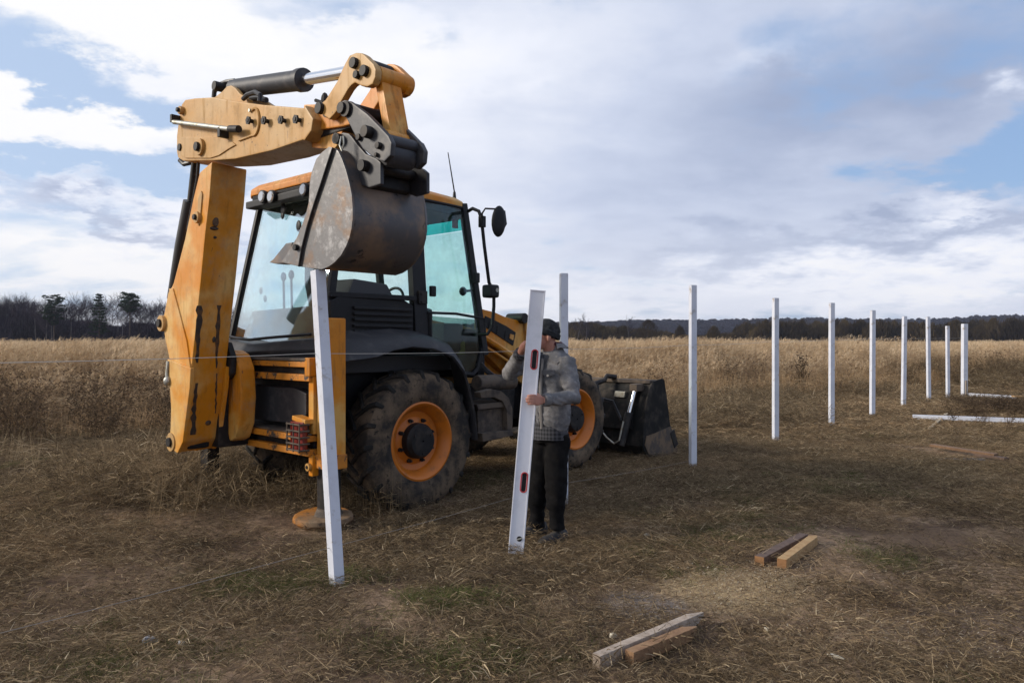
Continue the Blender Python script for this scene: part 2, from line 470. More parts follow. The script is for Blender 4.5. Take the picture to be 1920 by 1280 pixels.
# ------------------------------------------------------------------ the ground
MOUNDS += [(p.x, p.y, r, h) for p, r, h in [
    (at(1385, 790), 1.3, 0.13), (at(1400, 745), 1.6, 0.16), (at(1340, 760), 1.5, 0.12), (at(1530, 735), 2.0, 0.12), (at(1690, 722), 2.4, 0.22),
    (at(1880, 720), 4.0, 0.55), (at(330, 885), 0.9, 0.10), (at(250, 930), 0.8, 0.05), (at(80, 870), 1.6, 0.07), (at(1230, 800), 1.0, 0.10),
    (at(1600, 1075), 0.6, 0.035), (at(1385, 1095), 0.4, 0.03), (at(1850, 780), 2.0, 0.10)]]


def axis(lo, hi, d0, grow, a, b):
    """coordinates: step d0 between a and b, growing outside"""
    xs = list(np.arange(a, b, d0)); d = d0; x = xs[-1]
    while x < hi: d *= grow; x += d; xs.append(x)
    d = d0; x = xs[0]; pre = []
    while x > lo: d *= grow; x -= d; pre.append(x)
    return np.array(pre[::-1] + xs)


def make_ground():
    xs = axis(-4000, 4000, 0.07, 1.13, -7, 8.5); ys = axis(-60, 5000, 0.07, 1.12, 2.2, 13.5)
    X, Y = np.meshgrid(xs, ys)
    fade = np.clip(1 - (np.hypot(X, Y) - 60) / 60, 0, 1)
    Z = gh(X, Y) * fade
    n, m = len(xs), len(ys)
    co = np.stack([X, Y, Z], -1).reshape(-1, 3)
    i = np.arange(n - 1); j = np.arange(m - 1)
    I, J = np.meshgrid(i, j); a = (J * n + I).ravel()
    q = np.stack([a, a + 1, a + n + 1, a + n], -1)
    me = bpy.data.meshes.new('ground')
    me.vertices.add(len(co)); me.vertices.foreach_set('co', co.ravel())
    me.loops.add(q.size); me.loops.foreach_set('vertex_index', q.ravel())
    me.polygons.add(len(q)); me.polygons.foreach_set('loop_start', np.arange(0, q.size, 4))
    me.polygons.foreach_set('use_smooth', np.ones(len(q), bool))
    me.update(); me.validate()
    t = NT('dry_field_soil')
    big = t.ramp(t.noise(0.9, 7, 0.65), 0.42, 0.58)
    c = t.mix(big, (0.135, 0.086, 0.058), (0.36, 0.25, 0.165))
    f = t.ramp(t.noise(14, 8, 0.75), 0.42, 0.62)
    c = t.mix(t.math('MULTIPLY', f, 0.75), c, (0.065, 0.046, 0.033))
    st = t.ramp(t.noise(75, 4, 0.7, stretch=(1, 2.2, 1)), 0.56, 0.68)
    c = t.mix(t.math('MULTIPLY', st, 0.7), c, (0.26, 0.19, 0.11))
    gr = t.ramp(t.noise(1.3, 5, 0.6, stretch=(1, 1, 1)), 0.60, 0.72)
    c = t.mix(t.math('MULTIPLY', gr, 0.45), c, (0.065, 0.075, 0.03))
    # sawdust and cement spills: each a stain of its own
    sep = t.N.new('ShaderNodeSeparateXYZ'); t.L.new(t.tc.outputs['Object'], sep.inputs[0])
    wn = t.math('MULTIPLY', t.math('SUBTRACT', t.noise(5, 6, 0.7), 0.5), 0.5)
    for (u, v, rx, ry, colr, am) in [(1375, 1105, 0.50, 0.42, (0.50, 0.38, 0.22), 0.95), (1205, 1132, 0.26, 0.24, (0.38, 0.36, 0.35), 0.5),
                                     (1900, 1190, 0.7, 0.5, (0.30, 0.23, 0.18), 0.5), (690, 1120, 0.5, 0.25, (0.17, 0.115, 0.08), 0.6), (1790, 1010, 0.9, 0.35, (0.21, 0.14, 0.085), 0.55)]:
        p = at(u, v)
        dx = t.math('DIVIDE', t.math('SUBTRACT', sep.outputs[0], p.x), rx); dy = t.math('DIVIDE', t.math('SUBTRACT', sep.outputs[1], p.y), ry)
        q2 = t.math('ADD', t.math('MULTIPLY', dx, dx), t.math('MULTIPLY', dy, dy))
        msk = t.ramp(t.math('ADD', q2, t.math('MULTIPLY', wn, 4.0)), 1.5, 0.2)
        c = t.mix(t.math('MULTIPLY', t.math('MULTIPLY', msk, am), t.ramp(t.noise(55, 4, 0.7), 0.35, 0.6)), c, colr)
    t.set('Base Color', c); t.set('Roughness', 0.95); t.set('Specular IOR Level', 0.15)
    hb = t.math('ADD', t.math('MULTIPLY', t.noise(16, 8, 0.75), 1.0), t.math('MULTIPLY', t.noise(90, 4, 0.7), 0.4))
    t.bump(hb, 0.9, 0.03)
    o = link('ground', me, None, t.m)
    tag(o, kind='structure')


make_ground()

# ------------------------------------------------------------------ scattering


def src_mesh(name, quads, tints, m):
    """strip faces with one tint (0..1) per face"""
    co = np.array([p for q in quads for p in q], float); k = len(quads)
    me = bpy.data.meshes.new(name)
    me.from_pydata(co.tolist(), [], [tuple(range(4 * i, 4 * i + 4)) for i in range(k)])
    at_ = me.attributes.new('tint', 'FLOAT', 'FACE'); at_.data.foreach_set('value', np.array(tints, np.float32))
    me.materials.append(m)
    return me


def scatter(name, meshes, pts, rots, scl, kind='stuff', parent=None):
    c = bpy.data.collections.new(name + '_pieces')
    for i, me in enumerate(meshes):
        c.objects.link(bpy.data.objects.new('%s_piece_%02d' % (name, i), me))
    pts = np.asarray(pts, np.float32); n = len(pts)
    me = bpy.data.meshes.new(name)
    me.vertices.add(n); me.vertices.foreach_set('co', pts.ravel())
    for nm, ty, dat in (('rot', 'FLOAT_VECTOR', rots), ('scl', 'FLOAT_VECTOR', scl)):
        a = me.attributes.new(nm, ty, 'POINT'); a.data.foreach_set('vector', np.asarray(dat, np.float32).ravel())
    a = me.attributes.new('idx', 'INT', 'POINT'); a.data.foreach_set('value', RNG.integers(0, len(meshes), n).astype(np.int32))
    o = link(name, me, parent)
    g = bpy.data.node_groups.new(name + '_scatter', 'GeometryNodeTree')
    g.interface.new_socket('Geometry', in_out='INPUT', socket_type='NodeSocketGeometry'); g.interface.new_socket('Geometry', in_out='OUTPUT', socket_type='NodeSocketGeometry')
    N, L = g.nodes, g.links
    gi = N.new('NodeGroupInput'); go = N.new('NodeGroupOutput')
    ci = N.new('GeometryNodeCollectionInfo'); ci.inputs['Collection'].default_value = c
    ci.inputs['Separate Children'].default_value = True; ci.inputs['Reset Children'].default_value = True
    ip = N.new('GeometryNodeInstanceOnPoints'); ip.inputs['Pick Instance'].default_value = True

    def na(nm, ty):
        q = N.new('GeometryNodeInputNamedAttribute'); q.data_type = ty; q.inputs['Name'].default_value = nm
        return [x for x in q.outputs if x.enabled and x.name == 'Attribute'][0]
    e2r = N.new('FunctionNodeEulerToRotation')
    L.new(gi.outputs[0], ip.inputs['Points']); L.new(ci.outputs[0], ip.inputs['Instance'])
    L.new(na('rot', 'FLOAT_VECTOR'), e2r.inputs[0]); L.new(e2r.outputs[0], ip.inputs['Rotation'])
    L.new(na('scl', 'FLOAT_VECTOR'), ip.inputs['Scale']); L.new(na('idx', 'INT'), ip.inputs['Instance Index'])
    L.new(ip.outputs[0], go.inputs[0])
    md = o.modifiers.new('scatter', 'NODES'); md.node_group = g
    if kind: o['kind'] = kind
    return o


def plant_mat(name, stops, varies=0.35, rough=0.85, trans=0.0):
    """colour by blade tint; each clump a little lighter or darker"""
    t = NT(name); N, L = t.N, t.L
    a = N.new('ShaderNodeAttribute'); a.attribute_name = 'tint'
    oi = N.new('ShaderNodeObjectInfo')
    r = N.new('ShaderNodeValToRGB'); cr = r.color_ramp
    cr.elements[0].position = stops[0][0]; cr.elements[0].color = (*stops[0][1], 1)
    cr.elements[1].position = stops[-1][0]; cr.elements[1].color = (*stops[-1][1], 1)
    for p, cc in stops[1:-1]: e = cr.elements.new(p); e.color = (*cc, 1)
    f = t.math('ADD', t.math('MULTIPLY', a.outputs['Fac'], 0.75), t.math('MULTIPLY', oi.outputs['Random'], 0.25))
    L.new(f, r.inputs[0])
    hv = N.new('ShaderNodeHueSaturation'); L.new(r.outputs[0], hv.inputs['Color'])
    L.new(t.math('ADD', 1.0 - varies / 2, t.math('MULTIPLY', oi.outputs['Random'], varies)), hv.inputs['Value'])
    df = N.new('ShaderNodeBsdfDiffuse'); tl = N.new('ShaderNodeBsdfTranslucent'); mx = N.new('ShaderNodeMixShader')
    L.new(hv.outputs[0], df.inputs[0]); L.new(hv.outputs[0], tl.inputs[0]); mx.inputs[0].default_value = 0.38
    L.new(df.outputs[0], mx.inputs[1]); L.new(tl.outputs[0], mx.inputs[2]); L.new(mx.outputs[0], t.out.inputs[0])
    N.remove(t.bsdf)
    return t.m


def strip(quads, tints, p0, az, L0, w, el0, el1, tint, nseg=3, twist=None):
    """one bent blade"""
    p = np.array(p0, float); tw = random.uniform(0, math.pi) if twist is None else twist
    pts = [p.copy()]
    for k in range(nseg):
        e = el0 + (el1 - el0) * (k + 0.5) / nseg
        p = p + np.array([math.cos(az) * math.cos(e), math.sin(az) * math.cos(e), math.sin(e)]) * L0 / nseg
        pts.append(p.copy())
    side = np.array([-math.sin(az) * math.cos(tw), math.cos(az) * math.cos(tw), math.sin(tw) * 0.8])
    for k in range(nseg):
        w0 = w * (1 - 0.75 * (k / nseg)); w1 = w * (1 - 0.75 * ((k + 1) / nseg))
        quads.append([pts[k] - side * w0 / 2, pts[k] + side * w0 / 2, pts[k + 1] + side * w1 / 2, pts[k + 1] - side * w1 / 2]); tints.append(tint)
    return pts


STRAW = [(0.0, (0.05, 0.038, 0.027)), (0.3, (0.135, 0.098, 0.062)), (0.6, (0.27, 0.20, 0.12)), (0.85, (0.45, 0.345, 0.215)), (1.0, (0.62, 0.52, 0.36))]
m_thatch = plant_mat('dry_cut_grass', STRAW)
m_pale = plant_mat('pale_straw_litter', [(0.0, (0.10, 0.068, 0.042)), (0.35, (0.26, 0.18, 0.105)), (0.75, (0.46, 0.335, 0.20)), (1.0, (0.62, 0.49, 0.32))])
m_green = plant_mat('late_green_grass', [(0.0, (0.05, 0.05, 0.02)), (0.5, (0.10, 0.115, 0.04)), (0.8, (0.17, 0.18, 0.07)), (1.0, (0.34, 0.28, 0.14))])
m_reed = plant_mat('dry_reed_straw', [(0.0, (0.25, 0.16, 0.09)), (0.4, (0.44, 0.31, 0.185)), (0.75, (0.58, 0.44, 0.285)), (1.0, (0.68, 0.55, 0.38))], 0.4)
m_weed = plant_mat('dead_brown_weed', [(0.0, (0.04, 0.029, 0.021)), (0.5, (0.10, 0.070, 0.046)), (1.0, (0.2, 0.14, 0.09))], 0.4)


def thatch(n, R, lo, hi, w, el, dark=0.0):
    q, t = [], []
    for _ in range(n):
        a = random.uniform(0, 6.283); r = R * math.sqrt(random.random())
        L0 = random.uniform(lo, hi); e0 = random.uniform(*el)
        tint = min(1, max(0, random.betavariate(0.9, 1.25) - dark))
        strip(q, t, (r * math.cos(a), r * math.sin(a), random.uniform(-0.004, 0.014)), random.uniform(0, 6.283), L0, w * random.uniform(0.6, 1.4), e0, e0 - random.uniform(0.0, 0.45), tint, 2)
    return q, t


def green(n, R, hi):
    q, t = [], []
    for _ in range(n):
        a = random.uniform(0, 6.283); r = R * math.sqrt(random.random())
        strip(q, t, (r * math.cos(a), r * math.sin(a), 0), random.uniform(0, 6.283), random.uniform(0.4, 1) * hi, 0.004 * random.uniform(0.6, 1.2), random.uniform(0.5, 1.3), random.uniform(-0.6, 0.5), random.betavariate(2, 2), 3)
    return q, t


TH = [src_mesh('thatch', *thatch(230, 0.36, 0.02, 0.085, 0.0036, (-0.15, 0.5)), m_thatch) for _ in range(6)]
THL = [src_mesh('thatch', *thatch(15, 0.30, 0.06, 0.24, 0.0034, (0.0, 0.5)), m_thatch) for _ in range(5)]
THF = [src_mesh('thatch', *thatch(330, 0.85, 0.04, 0.15, 0.0095, (-0.1, 0.6)), m_thatch) for _ in range(4)]
THD = [src_mesh('thatch', *thatch(120, 0.26, 0.02, 0.08, 0.005, (-0.1, 0.4), 0.3), m_thatch) for _ in range(3)]
THP = [src_mesh('thatch', *thatch(170, 0.32, 0.02, 0.10, 0.0036, (-0.15, 0.45)), m_pale) for _ in range(4)]
THPF = [src_mesh('thatch', *thatch(300, 0.8, 0.04, 0.15, 0.010, (-0.1, 0.55)), m_pale) for _ in range(3)]
GRN = [src_mesh('green', *green(55, 0.14, 0.13), m_green) for _ in range(3)]


def wedge(n, y0, y1, u0=-500, u1=2420, power=1.0):
    """random ground points in view between two distances, even in area"""
    k = RNG.random(n); Y = (y0 ** (2 * power) + k * (y1 ** (2 * power) - y0 ** (2 * power))) ** (1 / (2 * power))
    U = u0 + RNG.random(n) * (u1 - u0)
    return (U - 960) / FPX * Y, Y


def eulers(n, tilt=0.12):
    return np.stack([RNG.normal(0, tilt, n), RNG.normal(0, tilt, n), RNG.random(n) * 6.283], -1)


def reed_edge(u):
    """distance at which the standing reeds begin, by direction"""
    return np.interp(u, [-400, 0, 300, 480, 700, 1000, 1150, 1300, 1500, 1700, 1920, 2400], [13.0, 13.0, 14.5, 16, 19, 19.5, 19.0, 20.0, 23.5, 26, 33, 36])


def base_of(X, Y, z=0.0): return np.stack([X, Y, gh(X, Y) + z], -1)


CLEAR = [(at(1424, 1064), at(1531, 1019), 0.17), (at(1466, 1073), at(1531, 1019), 0.15), (at(1110, 1256), at(1318, 1166), 0.13), (at(1180, 1246), at(1306, 1191), 0.13),
         (at(1711, 786), at(1955, 797), 0.32), (at(1806, 745), at(1905, 751), 0.5), (at(1747, 846), at(1868, 862), 0.3), (at(1742, 808), at(1775, 786), 0.25), (at(1880, 760), at(1965, 762), 0.6),
         (at(1005, 998), at(1050, 1000), 0.20), (at(560, 985), at(640, 985), 0.28), (at(632, 1097), at(632, 1096), 0.06), (at(967, 1034), at(967, 1033), 0.07), (at(740, 955), at(830, 935), 0.25)]


SPILLS = [(1378, 1105, 0.52, 0.42, 0.97), (1205, 1132, 0.28, 0.24, 0.7), (1890, 1190, 0.8, 0.45, 0.8), (690, 1120, 0.55, 0.25, 0.85), (1790, 1005, 0.9, 0.40, 0.75), (1560, 1010, 0.6, 0.25, 0.6)]


def clear_of(X, Y):
    """False where something lies on the ground"""
    ok = np.ones(len(X), bool)
    for a, b, r in CLEAR:
        d = np.array([b.x - a.x, b.y - a.y]); L2 = max(1e-6, d @ d)
        t = np.clip(((X - a.x) * d[0] + (Y - a.y) * d[1]) / L2, 0, 1)
        ok &= np.hypot(X - a.x - t * d[0], Y - a.y - t * d[1]) > r
    return ok


def put(name, meshes, X, Y, s, label, cat, dz=0.0, tilt=0.10, sz=None):
    k = clear_of(X, Y); X, Y, s = X[k], Y[k], s[k]
    if isinstance(sz, np.ndarray): sz = sz[k]
    keep = np.ones(len(X), bool)
    for (u, v, rx, ry, am) in SPILLS:
        p = at(u, v); keep &= RNG.random(len(X)) > am * np.exp(-(((X - p.x) / rx) ** 2 + ((Y - p.y) / ry) ** 2))
    X, Y, s = X[keep], Y[keep], s[keep]
    if isinstance(sz, np.ndarray): sz = sz[keep]
    z = s if sz is None else s * sz
    tag(scatter(name, meshes, base_of(X, Y, dz), eulers(len(X), tilt), np.stack([s, s, z], -1)), label, cat)


def make_litter():
    u_of = lambda X, Y: 960 + X / Y * FPX
    bare = lambda X, Y: np.clip(np.exp(-(((u_of(X, Y) - 1750) / 330.) ** 2 + ((Y - 5.6) / 1.8) ** 2)) + 0.8 * np.exp(-(((u_of(X, Y) - 1380) / 130.) ** 2 + ((Y - 4.9) / 0.7) ** 2)) + 0.8 * np.exp(-(((u_of(X, Y) - 760) / 230.) ** 2 + ((Y - 4.6) / 0.4) ** 2)), 0, 1)
    rnd = lambda n: 0.75 + 0.5 * RNG.random(n)
    # matted short straw; clumps and gaps
    X, Y = wedge(12600, 2.6, 13.5); n = len(X)
    d = np.clip(2.6 * vn(X, Y, 1.1) * (0.25 + 1.0 * vn3(X, Y, 3.2)) - 0.34, 0, 1) * (1 - 0.88 * bare(X, Y))
    k = RNG.random(n) < d * 1.25
    put('cut_dry_grass', TH, X[k], Y[k], rnd(k.sum()), 'matted short straw-coloured grass lying over the trampled field', 'dry grass', 0.0, 0.14, 0.7 + 1.5 * RNG.random(k.sum()) ** 2)
    X, Y = wedge(3639, 2.6, 13.5); k = RNG.random(len(X)) < 0.15 + 0.9 * vn2(X, Y, 0.8)
    put('loose_stalks', THL, X[k], Y[k], rnd(k.sum()), 'single long dry stalks strewn over the cut grass', 'dry grass', 0.004)
    X, Y = wedge(7279, 12.5, 40); k = RNG.random(len(X)) < 0.35 + 0.7 * vn(X, Y, 0.5)
    put('far_cut_grass', THF, X[k], Y[k], rnd(k.sum()) * (0.9 + Y[k] / 60), 'flattened dry grass on the far side of the mown strip', 'dry grass', 0.0, 0.06)
    # heaps of raked grass on the mounds
    P = []
    for (mx, my, mr, mh) in MOUNDS[:8] + MOUNDS[9:10]:
        n = int(150 * mr * mr); P.append(np.stack([mx + RNG.normal(0, mr * 0.65, n), my + RNG.normal(0, mr * 0.65, n)], -1))
    P = np.concatenate(P); n = len(P)
    put('raked_grass_heaps', TH, P[:, 0], P[:, 1], 1.1 + 0.8 * RNG.random(n), 'loose heaps of raked dry grass in front of the reeds', 'dry grass', 0.02, 0.4, 1.6)
    # dark, half rotten litter
    X, Y = wedge(5880, 2.6, 13); k = vn2(X, Y, 0.9) + 0.5 * vn(X, Y, 3.1) > 0.80
    X2, Y2 = wedge(1500, 9, 15, -100, 420)
    X = np.concatenate([X[k], X2]); Y = np.concatenate([Y[k], Y2])
    put('dark_grass_litter', THD, X, Y, rnd(len(X)), 'dark brown rotting grass litter pressed into the soil', 'dry grass', 0.0, 0.1, 0.8)
    # pale straw: drifts
    X, Y = wedge(8400, 2.6, 13.5); k = (vn3(X, Y, 0.9) * (0.5 + vn2(X, Y, 3.3)) > np.where((Y > 7.5) & (u_of(X, Y) > 1050), 0.36, 0.60))
    put('pale_straw', THP, X[k], Y[k], rnd(k.sum()), 'loose pale straw drifted over the open ground among the posts', 'straw', 0.003)
    X, Y = wedge(2600, 12.5, 24, 1000, 2050); k = RNG.random(len(X)) < 0.3 + 0.7 * vn2(X, Y, 0.6)
    put('far_pale_straw', THPF, X[k], Y[k], rnd(k.sum()), 'pale straw in front of the reed edge at the right', 'straw', 0.0, 0.06)
    # green tufts
    X, Y = wedge(7279, 2.6, 13); k = (vn3(X, Y, 0.75) + 0.35 * vn(X, Y, 2.9) > 0.93)
    C = [(840, 1135, 0.28, 60), (560, 1090, 0.45, 55), (470, 1100, 0.3, 30), (1590, 925, 0.5, 50), (200, 1240, 0.4, 40), (1290, 1090, 0.3, 20), (880, 1240, 0.5, 60)]
    XX, YY = [X[k]], [Y[k]]
    for u, v, r, n in C:
        p = at(u, v); XX.append(p.x + RNG.normal(0, r * 0.6, n)); YY.append(p.y + RNG.normal(0, r * 0.45, n))
    X = np.concatenate(XX); Y = np.concatenate(YY)
    put('green_grass', GRN, X, Y, 0.45 + 0.6 * RNG.random(len(X)), 'short late green grass growing in patches through the straw', 'grass', 0.0, 0.08)


make_litter()


def reed_clump(n, R, h, w, plume=True):
    q, t = [], []
    for _ in range(n):
        a = random.uniform(0, 6.283); r = R * math.sqrt(random.random()); H = h * random.uniform(0.72, 1.05)
        az = random.gauss(0, 0.9); tint = random.betavariate(2.2, 1.8)
        pts = strip(q, t, (r * math.cos(a), r * math.sin(a), 0), az, H, w * random.uniform(0.7, 1.2), 1.57 - abs(random.gauss(0, 0.08)), 1.57 - abs(random.gauss(0.12, 0.16)), tint * 0.8, 3)
        for _k in range(random.randint(1, 3)):     # hanging leaves
            b = pts[1] + (pts[2] - pts[1]) * random.uniform(-0.6, 1)
            strip(q, t, b, random.uniform(0, 6.283), random.uniform(0.15, 0.4) * h / 1.4, w * 1.6, random.uniform(0.4, 1.1), random.uniform(-0.9, 0.2), tint, 2)
        if plume and random.random() < 0.75:
            for _k in range(5):
                strip(q, t, pts[-1] - np.array([0, 0, random.uniform(0, 0.16)]), random.gauss(0, 0.7), random.uniform(0.07, 0.16), w * 2.4, random.uniform(0.7, 1.4), random.uniform(-0.5, 0.5), min(1, tint + 0.12), 2)
    return q, t


def weed(n, h, w, spread=0.6):
    q, t = [], []
    for _ in range(n):
        az = random.uniform(0, 6.283); tint = random.random() * 0.7
        pts = strip(q, t, (random.gauss(0, 0.05), random.gauss(0, 0.05), 0), az, h * random.uniform(0.6, 1), w, 1.5, 1.5 - random.uniform(0, spread), tint, 4)
        for p in pts[1:]:
            for _k in range(3):
                b = strip(q, t, p, random.uniform(0, 6.283), random.uniform(0.08, 0.3) * h, w * 0.7, random.uniform(0.5, 1.2), random.uniform(0.5, 1.3), tint, 2)
                for _m in range(2):
                    strip(q, t, b[-1], random.uniform(0, 6.283), 0.06 * h, w * 2.2, random.uniform(0, 1.3), 0.6, tint + 0.2, 1)
    return q, t


RD = [src_mesh('reeds', *reed_clump(32, 0.30, 1.42, 0.0062), m_reed) for _ in range(5)]
m_reedl = plant_mat('golden_edge_grass', [(0.0, (0.26, 0.155, 0.08)), (0.5, (0.46, 0.31, 0.17)), (1.0, (0.66, 0.50, 0.32))], 0.4)
RDL = [src_mesh('reeds', *reed_clump(26, 0.32, 1.0, 0.006, False), m_reedl) for _ in range(3)]
WD = [src_mesh('weeds', *weed(6, 0.8, 0.007), m_weed) for _ in range(5)]


def make_reeds():
    P, Sc = [], []
    for n, y0, y1, s in ((7500, 13, 30, 1.0), (6500, 30, 60, 1.35), (4200, 60, 140, 2.3), (2600, 140, 270, 4.2)):
        n = int(n * 1.3); X, Y = wedge(n, y0, y1, -500, 2420)
        u = 960 + X / Y * FPX
        e = reed_edge(u); dens = np.clip((Y - e + 1.5 * (vn3(X, Y, 0.4) - 0.5)) / (0.36 * e) + 0.12, 0, 1) * (0.55 + 0.75 * vn(X, Y, 0.25))
        k = RNG.random(n) < dens
        P.append(np.stack([X[k], Y[k], np.where(Y[k] < 60, gh(X[k], Y[k]), 0)], -1))
        hgt = (0.86 + 0.30 * vn2(X[k], Y[k], 0.3)) * (0.92 + 0.16 * RNG.random(k.sum()))
        hgt *= np.clip(0.50 + (Y[k] - e[k]) / (0.5 * e[k]), 0.45, 1.0)
        Sc.append(np.stack([np.full(k.sum(), s)] * 2 + [hgt], -1))
    P = np.concatenate(P); Sc = np.concatenate(Sc)
    r = eulers(len(P), 0.03); r[:, 2] = RNG.normal(0, 0.7, len(P))
    o = scatter('reeds', RD, P, r, Sc)
    tag(o, 'tall dry straw-coloured reeds covering the field up to the woods', 'reeds')
    # lower, browner growth along the edge of the field
    P, Sc = [], []
    X, Y = wedge(6760, 11, 34, -500, 2420); u = 960 + X / Y * FPX; e = reed_edge(u)
    k = (np.abs(Y - e * 1.02) < 0.15 * e) & (RNG.random(len(X)) < np.where(u > 600, 0.95, 0.4))
    o = scatter('field_edge_grass', RDL, base_of(X[k], Y[k]), eulers(k.sum(), 0.16), np.stack([np.full(k.sum(), 1.2)] * 2 + [0.35 + 0.45 * RNG.random(k.sum())], -1))
    tag(o, 'lower broken dry grass along the edge of the reed field', 'dry grass')
    X, Y = wedge(3640, 10.5, 24, -500, 2420); u = 960 + X / Y * FPX; e = reed_edge(u)
    k = ((np.abs(Y - e * np.where(u < 500, 1.0, 0.98)) < np.where(u < 500, 3.0, 1.4)) & (RNG.random(len(X)) < np.where(u < 500, 0.55 * (0.4 + vn(X, Y, 0.5)), 0.10)))
    X2, Y2 = wedge(80, 24, 34, 1640, 2050); X3, Y3 = wedge(70, 14.8, 18.5, 1800, 2000)
    X = np.concatenate([X[k], X2, X3]); Y = np.concatenate([Y[k], Y2, Y3])
    h = np.concatenate([0.6 + 0.6 * RNG.random(k.sum()), 0.5 + 0.4 * RNG.random(len(X2)), 0.18 + 0.22 * RNG.random(len(X3))])
    s = 1.5 * np.ones(len(X))
    o = scatter('dead_weeds', WD, base_of(X, Y), eulers(len(X), 0.12), np.stack([s, s, h * 1.15], -1))
    tag(o, 'dark brown dead weeds standing in front of the reeds', 'weeds')


make_reeds()

# tussocks of uncut grass round the left stabiliser
TU = [src_mesh('tussock', *reed_clump(46, 0.16, 0.55, 0.0042, False), plant_mat('tussock_straw', STRAW, 0.3)) for _ in range(3)]


def make_tussocks():
    pts = []
    for (u, v, n, su, sv) in [(385, 925, 26, 55, 18), (300, 935, 18, 50, 22), (250, 900, 10, 60, 14), (480, 915, 8, 60, 12), (620, 930, 4, 40, 12), (700, 960, 4, 60, 10), (90, 890, 10, 90, 18)]:
        for _ in range(n):
            p = at(u + random.gauss(0, su), v + random.gauss(0, sv)); pts.append((p.x, p.y))
    a = np.array(pts); n = len(a)
    s = 0.6 + 0.55 * RNG.random(n); r = eulers(n, 0.3)
    o = scatter('grass_tussocks', TU, base_of(a[:, 0], a[:, 1]), r, np.stack([s * 1.3, s * 1.3, s * 0.85], -1))
    tag(o, 'uncut tussocks of bleached grass beside the digger', 'dry grass')


make_tussocks()

# ------------------------------------------------------------------ woods and hills
m_bark = mat('grey_birch_bark', (0.085, 0.078, 0.082), 0.9, 0, (0.16, 0.15, 0.15), 0.6)
m_twig = mat('bare_purple_brown_twigs', (0.050, 0.041, 0.046), 0.9, 0, (0.075, 0.06, 0.06), 0.4)
m_needle = plant_mat('pine_needles', [(0.0, (0.010, 0.018, 0.012)), (0.6, (0.022, 0.038, 0.022)), (1.0, (0.04, 0.058, 0.03))], 0.3)
m_wood = plant_mat('far_bare_woodland', [(0.0, (0.022, 0.019, 0.028)), (0.5, (0.042, 0.035, 0.050)), (1.0, (0.072, 0.06, 0.074))], 0.5)
m_ridge = plant_mat('ridge_woodland', [(0.0, (0.021, 0.019, 0.027)), (0.5, (0.025, 0.022, 0.031)), (1.0, (0.030, 0.026, 0.035))], 0.12)
m_bush = plant_mat('bare_olive_brush', [(0.0, (0.028, 0.02, 0.013)), (0.5, (0.06, 0.045, 0.024)), (1.0, (0.09, 0.068, 0.035))], 0.4)
m_hill = mat('wooded_hill_ground', (0.010, 0.009, 0.013), 0.95, 0, (0.014, 0.012, 0.017), 0.01, spec=0.0)


def bare_tree_meshes(h, spread, seed, dens=1.0):
    rs = random.Random(seed); tr = MB(); q, t = [], []
    pts = [Vector((0, 0, -0.3))]; d = Vector((0, 0, 1))
    for k in range(7):
        d = (d + Vector((rs.gauss(0, 0.05), rs.gauss(0, 0.05), 0))).normalized(); pts.append(pts[-1] + d * h * 0.9 / 7)
    r0 = h * 0.011
    tr.tube(pts, [r0 * (1 - 0.85 * k / 7) for k in range(8)], 6)

    def seg(p, e, w0, w1):
        dv = e - p; s1 = dv.orthogonal().normalized(); s2 = dv.cross(s1).normalized(); s1, s2 = (s1 + s2).normalized(), (s1 - s2).normalized()
        for s in (s1, s2):
            q.append([p - s * w0, p + s * w0, e + s * w1, e - s * w1]); t.append(rs.random())

    def grow(p, d, L0, w, lev):
        n = 3; a = p
        for k in range(n):
            d = (d + Vector((rs.gauss(0, 0.16), rs.gauss(0, 0.16), 0.10 + rs.gauss(0, 0.06)))).normalized(); b = a + d * L0 / n
            seg(a, b, w * (1 - 0.25 * k), w * (0.75 - 0.25 * k) + 0.004)
            if lev < 3:
                for _ in range(rs.choice([1, 2, 2]) if lev < 2 else 2):
                    nd = (d + Vector((rs.gauss(0, 0.6), rs.gauss(0, 0.6), rs.gauss(0.1, 0.4)))).normalized()
                    grow(b, nd, L0 * rs.uniform(0.45, 0.65), w * 0.52, lev + 1)
            a = b
    for k in range(int(16 * dens)):
        f = rs.uniform(0.28, 0.98); i = f * 7; j = min(int(i), 6); p = pts[j].lerp(pts[j + 1], i - j)
        az = rs.uniform(0, 6.283); L0 = h * spread * (0.42 - 0.25 * f) * rs.uniform(0.7, 1.2)
        grow(p, Vector((math.cos(az), math.sin(az), rs.uniform(0.5, 1.1))).normalized(), L0, h * 0.0042, 1)
    return tr, src_mesh('crown', q, t, m_wood)


def make_bare_tree(loc, h, spread, seed, dens=1.0):
    r = empty('bare_tree', loc)
    tr, cm = bare_tree_meshes(h, spread, seed, dens)
    tr.build('trunk', m_bark, r); link('crown', cm, r)
    return r


